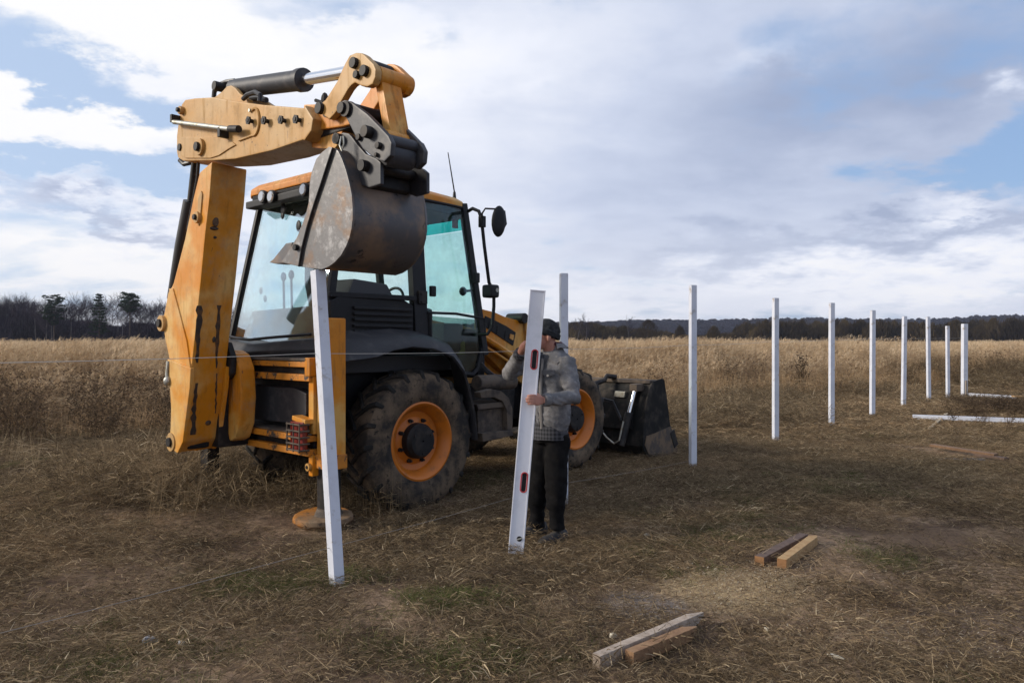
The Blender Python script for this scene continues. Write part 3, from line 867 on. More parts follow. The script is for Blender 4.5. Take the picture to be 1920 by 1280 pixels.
def make_pine(loc, h, w, seed, flat=0.0, base=0.25):
    rs = random.Random(seed); r = empty('pine_tree', loc); m = MB()
    m.tube([(0, 0, -0.3), (0.1, 0, h * 0.5), (0, 0, h * 0.97)], [h * 0.016, h * 0.011, h * 0.003], 7)
    q, t = [], []
    nl = 15
    for k in range(nl):
        f = base + (1 - base) * k / nl
        g = (f - base) / (1 - base)
        rad_ = w * ((1 - g) ** 0.75 if flat == 0 else math.sqrt(max(0, 1 - (2 * g - 1) ** 2)) * 0.9 + 0.15) * rs.uniform(0.75, 1.15)
        for b in range(rs.randint(5, 7)):
            az = rs.uniform(0, 6.283); L0 = rad_ * rs.uniform(0.6, 1.1); dz = rs.uniform(-0.05, 0.22)
            p0 = Vector((0, 0, f * h)); p1 = p0 + Vector((math.cos(az) * L0, math.sin(az) * L0, L0 * dz))
            m.tube([p0, p1], [h * 0.004, h * 0.0012], 4)
            for s in range(16):
                c = p0.lerp(p1, 0.25 + 0.8 * rs.random() ** 0.7) + Vector((rs.gauss(0, 0.35), rs.gauss(0, 0.35), rs.gauss(0.08, 0.13)))
                a = Vector((rs.gauss(0, 1), rs.gauss(0, 1), rs.gauss(0, 0.35))).normalized() * 0.30; b2 = a.orthogonal().normalized() * 0.12
                q.append([c - a - b2, c + a - b2, c + a + b2, c - a + b2]); t.append(rs.random())
    m.build('trunk', mat('pine_bark_%d' % seed, (0.05, 0.035, 0.028), 0.9), r)
    link('crown', src_mesh('crown', q, t, m_needle), r)
    return r


def make_woods():
    D = 250.0
    loc = lambda u, Y: Vector(((u - 960) / FPX * Y, Y, 0))
    protos = [make_bare_tree((0, 0, 0), 14.0, sp, 40 + i, dn) for i, (sp, dn) in enumerate([(1.0, 1.5), (0.8, 1.3), (1.2, 1.7), (0.9, 1.1), (1.1, 1.4)])]
    used = set()
    rs = random.Random(5)
    us = [u + rs.uniform(-3, 3) for u in range(-70, 120, 5)] + [u + rs.uniform(-3, 3) for u in range(120, 480, 9)]
    for u in us:
        i = rs.randrange(5)
        o = protos[i] if i not in used else copy_tree(protos[i]); used.add(i)
        hh = np.interp(u, [-70, 60, 120, 150, 170, 230, 300, 480], [82, 78, 68, 82, 86, 84, 72, 62]) * rs.uniform(0.88, 1.06)   # pixels over the horizon
        Y = D + rs.uniform(-12, 30)
        o.location = loc(u, Y); s = (hh / FPX * Y + 1.6) / 14.0 * 0.97; o.scale = (s * 1.05, s * 1.05, s); o.rotation_euler[2] = rs.uniform(0, 6.283)
        tag(o, 'bare birch tree in the wood beyond the reeds at the left', 'tree', 'bare trees at the edge of the left wood')
    for i in range(5):
        if i not in used: bpy.data.objects.remove(protos[i], do_unlink=True)
    Y = 236.0
    for (u, top, wpx, seed, flat, base, lab) in [
            (101, 551, 21, 3, 1, 0.42, 'round-topped dark green pine, leftmost of the three above the bare wood'),
            (186, 548, 20, 4, 0, 0.22, 'tallest dark green conical pine with drooping layers, middle of the three'),
            (243, 550, 20, 6, 1, 0.66, 'flat-topped pine with a bare lower trunk, rightmost of the three near the digger')]:
        h = (640 - top) / FPX * Y + 1.6
        o = make_pine(loc(u, Y), h, wpx / FPX * Y, seed, flat, base)
        tag(o, lab, 'pine tree', 'pines standing above the left wood')
    # undergrowth closing the foot of the left wood
    shrubs = []
    for i in range(3):
        q, t = [], []
        r3 = random.Random(90 + i)
        for _ in range(420):
            a = r3.uniform(0, 6.283); r = 3.2 * math.sqrt(r3.random()); z = r3.random() ** 0.8 * 7.0
            c = Vector((r * math.cos(a), r * math.sin(a), z)); d = Vector((r3.gauss(0, 0.3), r3.gauss(0, 0.3), 1)).normalized() * r3.uniform(0.5, 1.2); s = d.orthogonal().normalized() * r3.uniform(0.04, 0.16)
            q.append([c - d - s, c - d + s, c + d + s * 0.4, c + d - s * 0.4]); t.append(r3.random())
        shrubs.append(src_mesh('shrub', q, t, m_wood))
    n = 1500
    U = RNG.uniform(-120, 520, n); Y = RNG.uniform(246, 300, n)
    z = np.interp(U, [-120, 60, 130, 330, 520], [1.5, 1.45, 1.0, 0.95, 0.9]) * RNG.uniform(0.55, 1.12, n) * (0.78 + 0.4 * vn(U, U * 0, 0.09))
    o = scatter('undergrowth', shrubs, np.stack([(U - 960) / FPX * Y, Y, np.zeros(n)], -1), eulers(n, 0.03), np.stack([np.full(n, 1.1)] * 2 + [z], -1))
    tag(o, 'dense dark undergrowth along the foot of the left wood', 'undergrowth')
    # ---- right: belt of brush and the wooded ridge
    n = 900
    U = RNG.uniform(560, 2120, n); Y = RNG.uniform(360, 470, n)
    top = np.interp(U, [560, 1000, 1090, 1180, 1300, 1370, 1400, 1650, 1700, 1920, 2120], [20, 30, 34, 26, 12, 16, 38, 38, 34, 42, 42])
    z = (top / FPX * Y + 1.6) / 7.0 * RNG.uniform(0.6, 1.0, n)
    bs = []
    for i in range(3):
        q, t = [], []; r3 = random.Random(190 + i)
        for _ in range(380):
            a = r3.uniform(0, 6.283); zz = r3.random(); r = 4.0 * math.sqrt(r3.random()) * math.sqrt(max(0.05, 1 - zz ** 3)); c = Vector((r * math.cos(a), r * math.sin(a), zz * 7.0))
            d = Vector((r3.gauss(0, 0.4), r3.gauss(0, 0.4), 1)).normalized() * r3.uniform(0.5, 1.3); s = d.orthogonal().normalized() * r3.uniform(0.06, 0.22)
            q.append([c - d - s, c - d + s, c + d + s * 0.4, c + d - s * 0.4]); t.append(r3.random())
        bs.append(src_mesh('brush', q, t, m_bush))
    o = scatter('far_brushwood', bs, np.stack([(U - 960) / FPX * Y, Y, np.zeros(n)], -1), eulers(n, 0.03), np.stack([np.full(n, 1.25)] * 2 + [z], -1))
    tag(o, 'belt of dark brown leafless brushwood behind the reed field', 'woodland')
    for (u, w, top, Y, lab) in [(1216, 46, 600, 300, 'broad olive-brown leafless bush behind the reeds left of the second white post'),
                                (1338, 34, 612, 300, 'lower round olive-brown bush right of the second white post'),
                                (1275, 26, 612, 310, 'small olive-brown bush just left of the second white post')]:
        q, t = [], []; r3 = random.Random(int(u))
        for _ in range(1500):
            a = r3.uniform(0, 6.283); zz = r3.random(); r = math.sqrt(r3.random()) * math.sqrt(max(0.04, 1 - zz ** 2.4)); c = Vector((r * math.cos(a), r * math.sin(a), zz))
            q.append((c, r3.gauss(0, 0.35), r3.gauss(0, 0.35), r3.uniform(0.3, 0.9), r3.uniform(0.03, 0.09), r3.random()))
        hh = (640 - top) / FPX * Y + 1.6; ww = w / 2 / FPX * Y
        Q, T = [], []
        for c, dx, dy, l, s, ti in q:
            c = Vector((c.x * ww, c.y * ww, c.z * hh)); d = Vector((dx, dy, 1)).normalized() * l; sv = d.orthogonal().normalized() * s
            Q.append([c - d - sv, c - d + sv, c + d + sv * 0.4, c + d - sv * 0.4]); T.append(ti)
        r = empty('bare_bush', loc(u, Y)); link('crown', src_mesh('crown', Q, T, m_bush), r)
        st = MB()
        for k in range(6):
            a = k * 1.05; st.tube([(0.2 * math.cos(a), 0.2 * math.sin(a), -0.2), (ww * 0.5 * math.cos(a), ww * 0.5 * math.sin(a), hh * 0.7)], [0.09, 0.03], 5)
        st.build('trunk', m_twig, r)
        tag(r, lab, 'bush')
    for k, (u, top, Y, seed, lab) in enumerate([(1083, 588, 330, 71, 'pale tall birch rising over the ridge just right of the man'), (1098, 596, 335, 72, 'shorter pale birch beside the tall one right of the man'), (1180, 594, 340, 73, 'thin birch over the brush between the man and the second white post')]):
        h = (640 - top) / FPX * Y + 1.6
        o = make_bare_tree(loc(u, Y), h, 0.9, seed, 1.1); tag(o, lab, 'tree')

    # ridge
    az = np.linspace(rad(-60), rad(60), 121)
    u = 960 + FPX * np.tan(az)
    top = np.interp(u, [-1500, 0, 400, 900, 1070, 1200, 1350, 1500, 1650, 1750, 1850, 1920, 3200], [20, 16, 20, 32, 35, 40, 41, 43, 41, 42, 48, 49, 44])
    Yr = [950.0, 1150.0, 1320.0, 1480.0, 1700.0]; fr = [0.0, 0.45, 0.8, 1.0, 0.7]
    vs, fs = [], []
    hill = lambda i, j: top[i] / FPX * 1480.0 * fr[j] - (1.5 if j == 0 else 0)
    for i in range(len(az)):
        for j in range(5): vs.append((math.tan(az[i]) * Yr[j], Yr[j], hill(i, j)))
    for i in range(len(az) - 1):
        for j in range(4): a = i * 5 + j; fs.append((a, a + 5, a + 6, a + 1))
    me = bpy.data.meshes.new('hills'); me.from_pydata(vs, [], fs); me.polygons.foreach_set('use_smooth', [True] * len(fs)); me.update()
    tag(link('hills', me, None, m_hill), kind='structure')
    blobs = []
    for i in range(4):
        q, t = [], []; r3 = random.Random(290 + i)
        for _ in range(150):
            v = Vector((r3.gauss(0, 1), r3.gauss(0, 1), r3.gauss(0, 1))).normalized() * r3.random() ** 0.4
            c = Vector((v.x * 4.5, v.y * 4.5, 6 + v.z * 5)); a = Vector((r3.gauss(0, 1), r3.gauss(0, 1), r3.gauss(0, 1))).normalized() * 1.1; b = a.orthogonal().normalized() * 0.7
            q.append([c - a - b, c + a - b, c + a + b, c - a + b]); t.append(r3.random())
        blobs.append(src_mesh('tree_crown', q, t, m_ridge))
    n = 9000
    A = RNG.uniform(rad(-38), rad(40), n); Yk = RNG.uniform(960, 1560, n); U = 960 + FPX * np.tan(A)
    tt = np.interp(U, u, top) / FPX * 1480 * np.interp(Yk, Yr, fr)
    s = RNG.uniform(0.55, 0.95, n) * np.where(RNG.random(n) < 0.05, 1.25, 1)
    o = scatter('ridge_forest', blobs, np.stack([np.tan(A) * Yk, Yk, tt - 5], -1), eulers(n, 0.05), np.stack([s * 1.15, s * 1.15, s * 0.85], -1))
    tag(o, 'bluish leafless forest covering the low ridge on the horizon', 'forest')


make_woods()


def make_haze():
    m = MB(); m.box((-4100, -62, -1.5), (4100, 6200, 95.0))
    hz = bpy.data.materials.new('thin_autumn_haze'); hz.use_nodes = True
    nt = hz.node_tree; nt.nodes.clear()
    o_ = nt.nodes.new('ShaderNodeOutputMaterial'); v = nt.nodes.new('ShaderNodeVolumePrincipled')
    v.inputs['Color'].default_value = (0.74, 0.80, 1.0, 1); v.inputs['Density'].default_value = 0.00011; v.inputs['Anisotropy'].default_value = 0.2
    nt.links.new(v.outputs[0], o_.inputs['Volume'])
    o = m.build('haze', hz, smooth=0); tag(o, kind='stuff')


make_haze()

# ------------------------------------------------------------------ the backhoe loader
# its own frame: r to its right, f forward, z up; origin on the ground under the outer face of the right rear tyre
HEAD = rad(42.6)
MO = Vector((-0.843, 7.2, 0.0)); MR = Vector((math.cos(HEAD), -math.sin(HEAD), 0)); MF = Vector((math.sin(HEAD), math.cos(HEAD), 0))
digger = empty('backhoe_loader', MO, -HEAD)
tag(digger, 'orange backhoe loader with raised rear bucket, standing behind the white posts', 'backhoe loader')


def _ray(u, v): return Vector(((u - 960) / FPX, 1.0, 0)), -(v - 640) / FPX


def onf(u, v, f):
    d, s = _ray(u, v); Y = (f + MO.dot(MF)) / d.dot(MF); P = d * Y
    return ((P - MO).dot(MR), f, CAM_H + s * Y)


def onr(u, v, r):
    d, s = _ray(u, v); Y = (r + MO.dot(MR)) / d.dot(MR); P = d * Y
    return (r, (P - MO).dot(MF), CAM_H + s * Y)


def RF(pts, f): return [onf(u, v, f)[::2] for u, v in pts]          # (r,z) outline on a plane across the machine
def RR(pts, r): return [onr(u, v, r)[1:] for u, v in pts]           # (f,z) outline on a plane along the machine


def part(m, name, mt, parent=None, **k): return m.build(name, Mt[mt], digger if parent is None else parent, **k)


def pin(parent, u, v, f, rad_=0.045, length=0.05, mt='dark', collar=None):
    rad_ *= 0.78; length *= 0.75
    r, _, z = onf(u, v, f); o = None
    if collar:
        m = MB(); m.cyl((r, f + 0.01, z), (r, f - length * 0.6, z), collar, n=20)
        part(m, 'boss', 'paint_dusty', parent, bevel=0.006)
    m = MB(); m.cyl((r, f + 0.01, z), (r, f - length, z), rad_, n=14)
    return part(m, 'pin', mt, parent, bevel=0.006)


# ---- wheels


def wheel(name, cr, cf, cz, R, W, rimR, lugs):
    """cr: r of the outer face, side +1 right / -1 left given by sign of W"""
    s = 1 if W > 0 else -1; w = abs(W); X = lambda d: cr - s * d
    root = None
    m = MB()
    prof = [(0.055, rimR), (0.02, rimR + 0.03), (0.0, rimR + 0.11), (0.008, R * 0.86), (0.045, R * 0.945), (0.09, R * 0.965), (w / 2, R * 0.972)]
    prof += [(w - a, b) for a, b in prof[-2::-1]]
    m.lathe_r([(X(a), b) for a, b in prof] + [(X(w - 0.07), rimR - 0.02), (X(0.07), rimR - 0.02)], cf, cz, 72)
    tyre = m.build(name, Mt['rubber'], digger, bevel=0, smooth=40)
    # chevron lugs
    m = MB()
    for side in (0, 1):
        for k in range(lugs):
            a0 = 2 * math.pi * (k + 0.5 * side) / lugs; rings = []
            for (d, rr_, da, th) in ((0.012, R * 0.875, -0.015, 0.040), (0.042, R * 0.985, 0.0, 0.042), (0.11, R * 1.0, 0.05, 0.044), (w * 0.5 + 0.02, R * 1.005, 0.23, 0.036)):
                dd = d if side == 0 else w - d
                ring = []
                for (sa, sr) in ((-1.1, -0.06), (-0.8, 0.006), (0.8, 0.006), (1.1, -0.06)):
                    a = a0 + da + sa * th; q = rr_ + sr
                    ring.append((X(dd), cf + q * math.cos(a), cz + q * math.sin(a)))
                rings.append(ring)
            m.loft(rings)
    tr_ = m.build('tread', Mt['tread'], tyre, bevel=0.006, seg=1, smooth=30)
    tr_['kind'] = 'stuff'
    m = MB()
    rp = [(0.045, rimR + 0.012), (0.03, rimR + 0.022), (0.024, rimR + 0.004), (0.04, rimR - 0.022), (0.085, rimR - 0.04), (0.105, rimR - 0.065), (0.145, rimR - 0.075), (0.155, rimR - 0.13), (0.135, rimR * 0.55), (0.13, rimR * 0.35), (0.13, 0.02),
          (0.16, 0.02), (0.19, rimR - 0.08), (0.19, rimR - 0.012)]
    m.lathe_r([(X(a), b) for a, b in rp], cf, cz, 56)
    rim = m.build('rim', Mt['rim'], tyre, smooth=40)
    m = MB()
    hr = rimR * 0.46
    m.lathe_r([(X(0.16), 0.01), (X(0.16), hr * 1.06), (X(0.06), hr * 1.02), (X(0.045), hr * 0.93), (X(0.02), hr * 0.86), (X(0.015), hr * 0.5), (X(0.02), 0.01)], cf, cz, 32)
    for k in range(3):
        a = 0.5 + 2.1 * k; m.cyl((X(0.02), cf + hr * 0.7 * math.cos(a), cz + hr * 0.7 * math.sin(a)), (X(0.008), cf + hr * 0.7 * math.cos(a), cz + hr * 0.7 * math.sin(a)), 0.016, n=6)
    m.build('hub', Mt['dark'], tyre, smooth=40)
    for k in range(8):
        a = 2 * math.pi * k / 8 + 0.35; q = hr * 1.24; m = MB()
        c = (cf + q * math.cos(a), cz + q * math.sin(a))
        m.cyl((X(0.142), *c), (X(0.112), *c), 0.021, n=6); m.cyl((X(0.112), *c), (X(0.088), *c), 0.011, n=8)
        m.build('wheel_nut', Mt['dark'], tyre, smooth=30)
    return tyre


RW = 2.30   # overall width
wheel('rear_wheel', 0.0, 0.0, 0.635, 0.69, 0.45, 0.363, 20)
wheel('rear_wheel', -RW, 0.0, 0.635, 0.69, -0.45, 0.363, 20)
wheel('front_wheel', -0.05, 2.50, 0.655, 0.615, 0.38, 0.35, 18)
wheel('front_wheel', -RW + 0.05, 2.50, 0.655, 0.615, -0.38, 0.35, 18)
m = MB(); m.cyl((-0.3, 0, 0.63), (-RW + 0.3, 0, 0.63), 0.14, n=16); m.box((-1.45, -0.25, 0.42), (-0.85, 0.3, 0.9)); part(m, 'rear_axle', 'dark', bevel=0.03)
m = MB(); m.cyl((-0.3, 2.5, 0.65), (-RW + 0.3, 2.5, 0.65), 0.11, n=16); m.box((-1.35, 2.3, 0.5), (-0.95, 2.7, 0.85)); part(m, 'front_axle', 'dark', bevel=0.03)
m = MB()
m.box((-1.65, -0.95, 0.66), (-1.45, 3.1, 1.12)); m.box((-0.85, -0.95, 0.66), (-0.65, 3.1, 1.12)); m.box((-1.5, 0.2, 0.55), (-0.8, 1.5, 1.05)); m.box((-1.62, 3.02, 0.6), (-0.68, 3.2, 1.2))
part(m, 'chassis', 'dark', bevel=0.015)

# ---- rear frame and stabilisers
m = MB(); m.box((-2.14, -1.02, 0.66), (-0.13, -0.94, 1.44)); part(m, 'frame_back_plate', 'dark', bevel=0.01)
for (z0, z1, f0, f1) in ((1.375, 1.425, -1.19, -1.0), (1.255, 1.315, -1.19, -1.0), (0.735, 0.79, -1.22, -1.0), (0.61, 0.67, -1.20, -1.0)):
    m = MB(); m.box((-2.14, f0, z0), (-0.13, f1, z1)); part(m, 'frame_rail', 'paint_rail', bevel=0.010)
m = MB(); m.box((-2.14, -1.13, 1.318), (-0.14, -1.02, 1.372)); m.box((-2.14, -1.14, 0.673), (-0.14, -1.02, 0.732)); part(m, 'rail_groove', 'dark')
m = MB(); m.box((-2.14, -1.20, 1.430), (-0.15, -0.80, 1.455)); part(m, 'frame_top_plate', 'mud', bevel=0.006)
m = MB(); m.box((-2.14, -1.19, 0.793), (-0.14, -0.98, 0.805)); part(m, 'frame_shelf', 'mud')
m = MB(); m.prism_f([(-1.05, 0.85), (-0.45, 0.86), (-0.32, 0.95), (-0.32, 1.14), (-0.5, 1.18), (-1.25, 1.18), (-1.35, 1.0), (-1.3, 0.86)], -1.10, -1.03); part(m, 'counter_plate', 'hitch', bevel=0.012)


def stabiliser(r0, lamp):
    m = MB()
    m.prism_z([(r0 - 0.085, -1.13), (r0 + 0.065, -1.13), (r0 + 0.09, -0.95), (r0 - 0.085, -0.95)], 0.52, 1.80)
    leg = part(m, 'stabiliser_leg', 'paint', bevel=0.012)
    m = MB(); m.box((r0 - 0.165, -1.20, 1.30), (r0 - 0.088, -0.95, 1.46)); m.box((r0 - 0.165, -1.16, 0.80), (r0 - 0.088, -0.95, 1.297)); m.box((r0 - 0.15, -1.17, 0.44), (r0 - 0.088, -0.98, 0.62)); part(m, 'frame_cheek', 'paint', leg, bevel=0.01)
    m = MB(); m.cyl((r0 - 0.125, -1.172, 0.52), (r0 - 0.125, -1.20, 0.52), 0.034, n=16); part(m, 'tie_down_eye', 'paint_dusty', leg, bevel=0.004)
    m = MB(); m.cyl((r0 - 0.125, -1.201, 0.52), (r0 - 0.125, -1.207, 0.52), 0.015, n=10); part(m, 'eye_hole', 'black', leg)
    m = MB(); m.cyl((r0 - 0.005, -1.125, 1.735), (r0 - 0.005, -1.155, 1.735), 0.026, n=14); part(m, 'top_bolt', 'paint', leg, bevel=0.006)
    for dr in (-0.06, 0.045):
        m = MB(); m.cyl((r0 + dr, -1.125, 1.76), (r0 + dr, -1.136, 1.76), 0.008, n=8); part(m, 'bolt_hole', 'black', leg)
    m = MB(); m.box((r0 - 0.10, -1.14, 0.505), (r0 + 0.10, -0.94, 0.63)); part(m, 'wear_collar', 'paint_rail', leg, bevel=0.012)
    m = MB(); m.box((r0 - 0.125, -1.11, 0.06), (r0 + 0.055, -0.97, 0.60)); part(m, 'ram', 'dark', leg, bevel=0.03)
    m = MB()
    oct_ = [(r0 - 0.10 + (0.29 + 0.02 * math.sin(3 * a)) * math.cos(a), -1.06 + 0.24 * math.sin(a)) for a in [2 * math.pi * (k + 0.5) / 14 for k in range(14)]]
    m.loft([[(a * 0.72 + (r0 - 0.10) * 0.28, b * 0.72 - 1.05 * 0.28, -0.02) for a, b in oct_], [(a, b, 0.055 + 0.06 * (b + 1.06)) for a, b in oct_], [(a, b, 0.095 + 0.06 * (b + 1.06)) for a, b in oct_], [(a * 0.9 + (r0 - 0.10) * 0.1, b * 0.9 - 1.05 * 0.1, 0.104 + 0.06 * (b + 1.06)) for a, b in oct_]])
    part(m, 'foot_pad', 'pad_dirt', leg, bevel=0.006)
    m = MB(); m.cyl((r0 - 0.035, -1.04, 0.10), (r0 - 0.035, -1.04, 0.16), 0.125, 0.10, n=16); part(m, 'ankle', 'mud', leg)
    if lamp is not None:
        m = MB(); m.box((r0 - 0.30, -1.26, 0.66), (r0 - 0.10, -1.205, 0.91)); lens = part(m, 'tail_light', 'lens_red', bevel=0.015)
        for k in range(5):
            m = MB(); z = 0.67 + k * 0.055; m.tube([(r0 - 0.315, -1.21, z), (r0 - 0.31, -1.285, z), (r0 - 0.10, -1.285, z), (r0 - 0.085, -1.20, z)], 0.0075, 6); part(m, 'guard_bar', 'mud', lens)
        m = MB()
        for x in (-0.30, -0.2, -0.105): m.tube([(r0 + x, -1.286, 0.655), (r0 + x, -1.286, 0.905)], 0.007, 6)
        part(m, 'guard_upright', 'mud', lens)
        m = MB(); m.box((r0 - 0.30, -1.24, 0.905), (r0 - 0.09, -1.14, 0.945), Matrix.Rotation(0.12, 3, 'Y')); part(m, 'lamp_hood', 'paint', lens, bevel=0.006)
    return leg


stabiliser(-0.02, 1); stabiliser(-2.25, None)

# ---- swing casting, boom
m = MB(); m.prism_f(RF([(430, 655), (443, 664), (452, 690), (455, 745), (452, 795), (444, 822), (434, 828), (425, 800), (424, 690)], -1.38), -1.40, -1.24); part(m, 'swing_casting', 'paint', bevel=0.03)
m = MB(); m.prism_f(RF([(420, 655), (432, 640), (441, 668), (440, 700), (432, 712), (420, 708)], -1.42), -1.46, -1.40); m.box((-1.62, -1.5, 0.62), (-1.15, -1.2, 1.45)); part(m, 'carriage', 'dark', bevel=0.02)
m = MB()
for k in range(3):
    m = MB(); m.tube([(-1.3, -1.43, 1.42), (-1.22 + 0.03 * k, -1.46, 1.53 + 0.02 * k), (-1.13, -1.45, 1.46), (-1.12 + 0.02 * k, -1.40, 1.33)], 0.013, 6)
    part(m, 'swing_hose', 'hose')

BN, BF = -1.81, -1.47
bl = [(374, 323), (362, 372), (346, 449), (325, 530), (322, 537), (315, 548), (304, 605), (310, 640), (317, 672), (321, 715), (324, 763), (323, 800), (322, 822), (327, 843)]
br = [(397, 303), (392, 372), (384, 440), (377, 515), (371, 573), (365, 630), (360, 677), (356, 727), (349, 781), (344, 828), (335, 848)]
near = RF(bl, BN), RF(br, BN)
rr_t, rr_b = near[1][0], near[1][-1]
m = MB()
pl = near[0] + near[1][::-1]
rings = []
for f, off in ((BN, 0), (BF, 0)):
    rings.append([(p[0] + (-0.04 if f == BF else 0), f, p[1]) for p in pl])
m.loft(rings)
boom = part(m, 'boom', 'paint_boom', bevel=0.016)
# raised edges of the two side plates below, hollow foot
foot = [(p[0], p[1]) for p in near[1][-4:]]
for f0, f1 in ((BN - 0.018, BN + 0.022), (BF - 0.022, BF + 0.02)):
    m = MB(); dx = 0.0 if f0 < -1.7 else -0.03
    lo = RF([(317, 672), (321, 715), (324, 763), (323, 800), (322, 822), (327, 843), (336, 849), (346, 828), (352, 781), (359, 727), (361, 690)], BN)
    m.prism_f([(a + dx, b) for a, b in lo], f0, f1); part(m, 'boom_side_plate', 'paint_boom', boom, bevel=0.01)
m = MB(); b0 = near[1][-1]
m.box((b0[0] - 0.28, BN + 0.06, b0[1] + 0.02), (b0[0] + 0.045, BF - 0.07, b0[1] + 0.13)); part(m, 'foot_opening', 'black', boom, bevel=0.03)
m = MB(); q = RF([(319, 541), (326, 541), (338, 585), (352, 640), (359, 690), (355, 700), (345, 655), (330, 600)], BN)
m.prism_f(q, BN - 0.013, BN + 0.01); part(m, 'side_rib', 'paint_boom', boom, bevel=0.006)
for u, v, rd, co in ((306, 606, 0.05, 0.075), (325, 828, 0.055, 0.085), (373, 408, 0.032, 0.05)):
    pin(boom, u, v, BN, rd, 0.07, 'dark', co)
m = MB(); q = RF([(371, 415), (374, 372), (379, 358), (381, 364), (377, 412), (374, 424)], BN); m.prism_f(q, BN - 0.012, BN + 0.005); part(m, 'lift_lug', 'paint_dusty', boom, bevel=0.005)
m = MB(); r, _, z = onf(318, 714, BN - 0.02); m.tube([(r - 0.03, BN - 0.02, z + 0.18), (r - 0.035, BN - 0.03, z + 0.06), (r - 0.03, BN - 0.03, z)], 0.016, 8); m.ell((r - 0.02, BN - 0.03, z), 0.036, 0.036, 0.045, 10, 6); part(m, 'lock_pin', 'galv', boom)
# dark scuffs where the dipper frame rubs the boom: thin worn strips with their own shape
for k, (u0, uw, pts_) in enumerate([(0, 0, [(374, 573, 10), (374, 600, 8), (371, 640, 7), (370, 680, 5)]), (0, 0, [(369, 718, 4), (366, 750, 7), (364, 790, 9), (362, 815, 8)]), (0, 0, [(413, 572, 8), (411, 610, 9), (409, 650, 6), (408, 690, 2)]), (0, 0, [(409, 700, 2), (408, 740, 3), (407, 775, 2)])]):
    m = MB(); rings = []
    vv = np.linspace(pts_[0][1], pts_[-1][1], 13)
    for (u, v, w) in [(float(np.interp(x, [q_[1] for q_ in pts_], [q_[0] for q_ in pts_])) + random.uniform(-0.8, 0.8), float(x), float(np.interp(x, [q_[1] for q_ in pts_], [q_[2] for q_ in pts_])) * random.uniform(0.35, 1.15)) for x in vv]:
        # surface r at this height, from the right-hand outline
        def rs_at(z):
            zz = [p[1] for p in near[1]][::-1]; rr2 = [p[0] for p in near[1]][::-1]; return float(np.interp(z, zz, rr2))
        z = CAM_H; r = -1.0
        for _ in range(6):
            p = onr(u, v, r); z = p[2]; r = rs_at(z)
        f = p[1]; w_ = w * 0.0031
        sh = -0.04 * (f - BN) / (BF - BN)
        rings.append([(r + sh + 0.0035, f - w_ * random.uniform(0.7, 1.2), z), (r + sh + 0.0035, f + w_ * random.uniform(0.7, 1.2), z), (r + sh - 0.004, f + w_, z), (r + sh - 0.004, f - w_, z)])
    m.loft(rings); part(m, 'scuff_mark', 'scuff', boom)
for (u, v, w, h) in ((404, 415, 7, 12), (401, 636, 4, 7), (390, 792, 7, 6), (401, 428, 10, 4), (403, 445, 4, 3)):
    r = -0.9
    for _ in range(6):
        p = onr(u, v, r); zz = [q_[1] for q_ in near[1]][::-1]; r = float(np.interp(p[2], zz, [q_[0] for q_ in near[1]][::-1])) - 0.04 * (p[1] - BN) / (BF - BN)
    m = MB(); m.ell((r, p[1], p[2]), 0.012, w * 0.0042, h * 0.0042, 10, 6); part(m, 'chipped_paint', 'scuff', boom)
# dipper ram beside the boom
m = MB(); a = onf(367, 296, -1.64); b = onf(358, 378, -1.64); c = onf(342, 462, -1.64); e = onf(327, 560, -1.60)
m.tube([b, c, e], 0.068, 16); ram = part(m, 'dipper_cylinder', 'hose', boom)
m = MB(); m.tube([a, b], 0.034, 12); part(m, 'ram_rod', 'dark', boom)
m = MB(); m.tube([onf(372, 305, -1.75), onf(370, 335, -1.74), onf(362, 380, -1.72), onf(352, 430, -1.72)], 0.016, 8); part(m, 'boom_hose', 'hose', boom); m = MB(); m.tube([onf(337, 300, -1.7), onf(345, 308, -1.68), onf(356, 306, -1.66), onf(360, 296, -1.64)], 0.022, 8); part(m, 'boom_hose', 'hose', boom)

# ---- dipper
DN, DF = -1.81, -1.49
oD = [(333, 296), (331, 285), (331, 255), (336, 215), (340, 196), (347, 187), (365, 184), (400, 182), (431, 188), (490, 196), (577, 203), (571, 261), (510, 282), (441, 298), (400, 301), (343, 302)]
P = RF(oD, DN)
m = MB(); m.prism_f(P, DN, DF); dip = part(m, 'dipper', 'paint_dusty', bevel=0.014)
# end flange and the inner, telescoping section
fl = RF([(577, 200), (573, 203), (568, 262), (573, 266), (580, 258), (584, 220)], DN)
c0 = onf(576, 202, DN); c1 = onf(571, 262, DN)
m = MB(); m.prism_f([(c0[0] - 0.01, c0[2] + 0.02), (c0[0] + 0.10, c0[2] - 0.10), (c1[0] + 0.11, c1[2] + 0.04), (c1[0] + 0.02, c1[2] - 0.015), (c1[0] - 0.01, c1[2])], DN - 0.018, DF + 0.018); part(m, 'end_flange', 'paint_dusty', dip, bevel=0.02)
dirx = Vector((c0[0] - P[2][0], 0, 0))
m = MB(); q = RF([(570, 196), (640, 194), (672, 200), (676, 214), (664, 232), (640, 238), (570, 248)], -1.75)
m.prism_f(q, -1.755, -1.545); part(m, 'inner_dipper', 'paint', dip, bevel=0.014)
m = MB(); q = RF([(585, 222), (640, 226), (655, 238), (585, 262)], -1.74); m.prism_f(q, -1.73, -1.57); part(m, 'slide_pad', 'dark', dip, bevel=0.01)
m = MB(); q = RF([(584, 240), (642, 238), (640, 262), (626, 280), (584, 277)], -1.72); m.prism_f(q, -1.72, -1.58); part(m, 'dipper_nose', 'paint', dip, bevel=0.01)
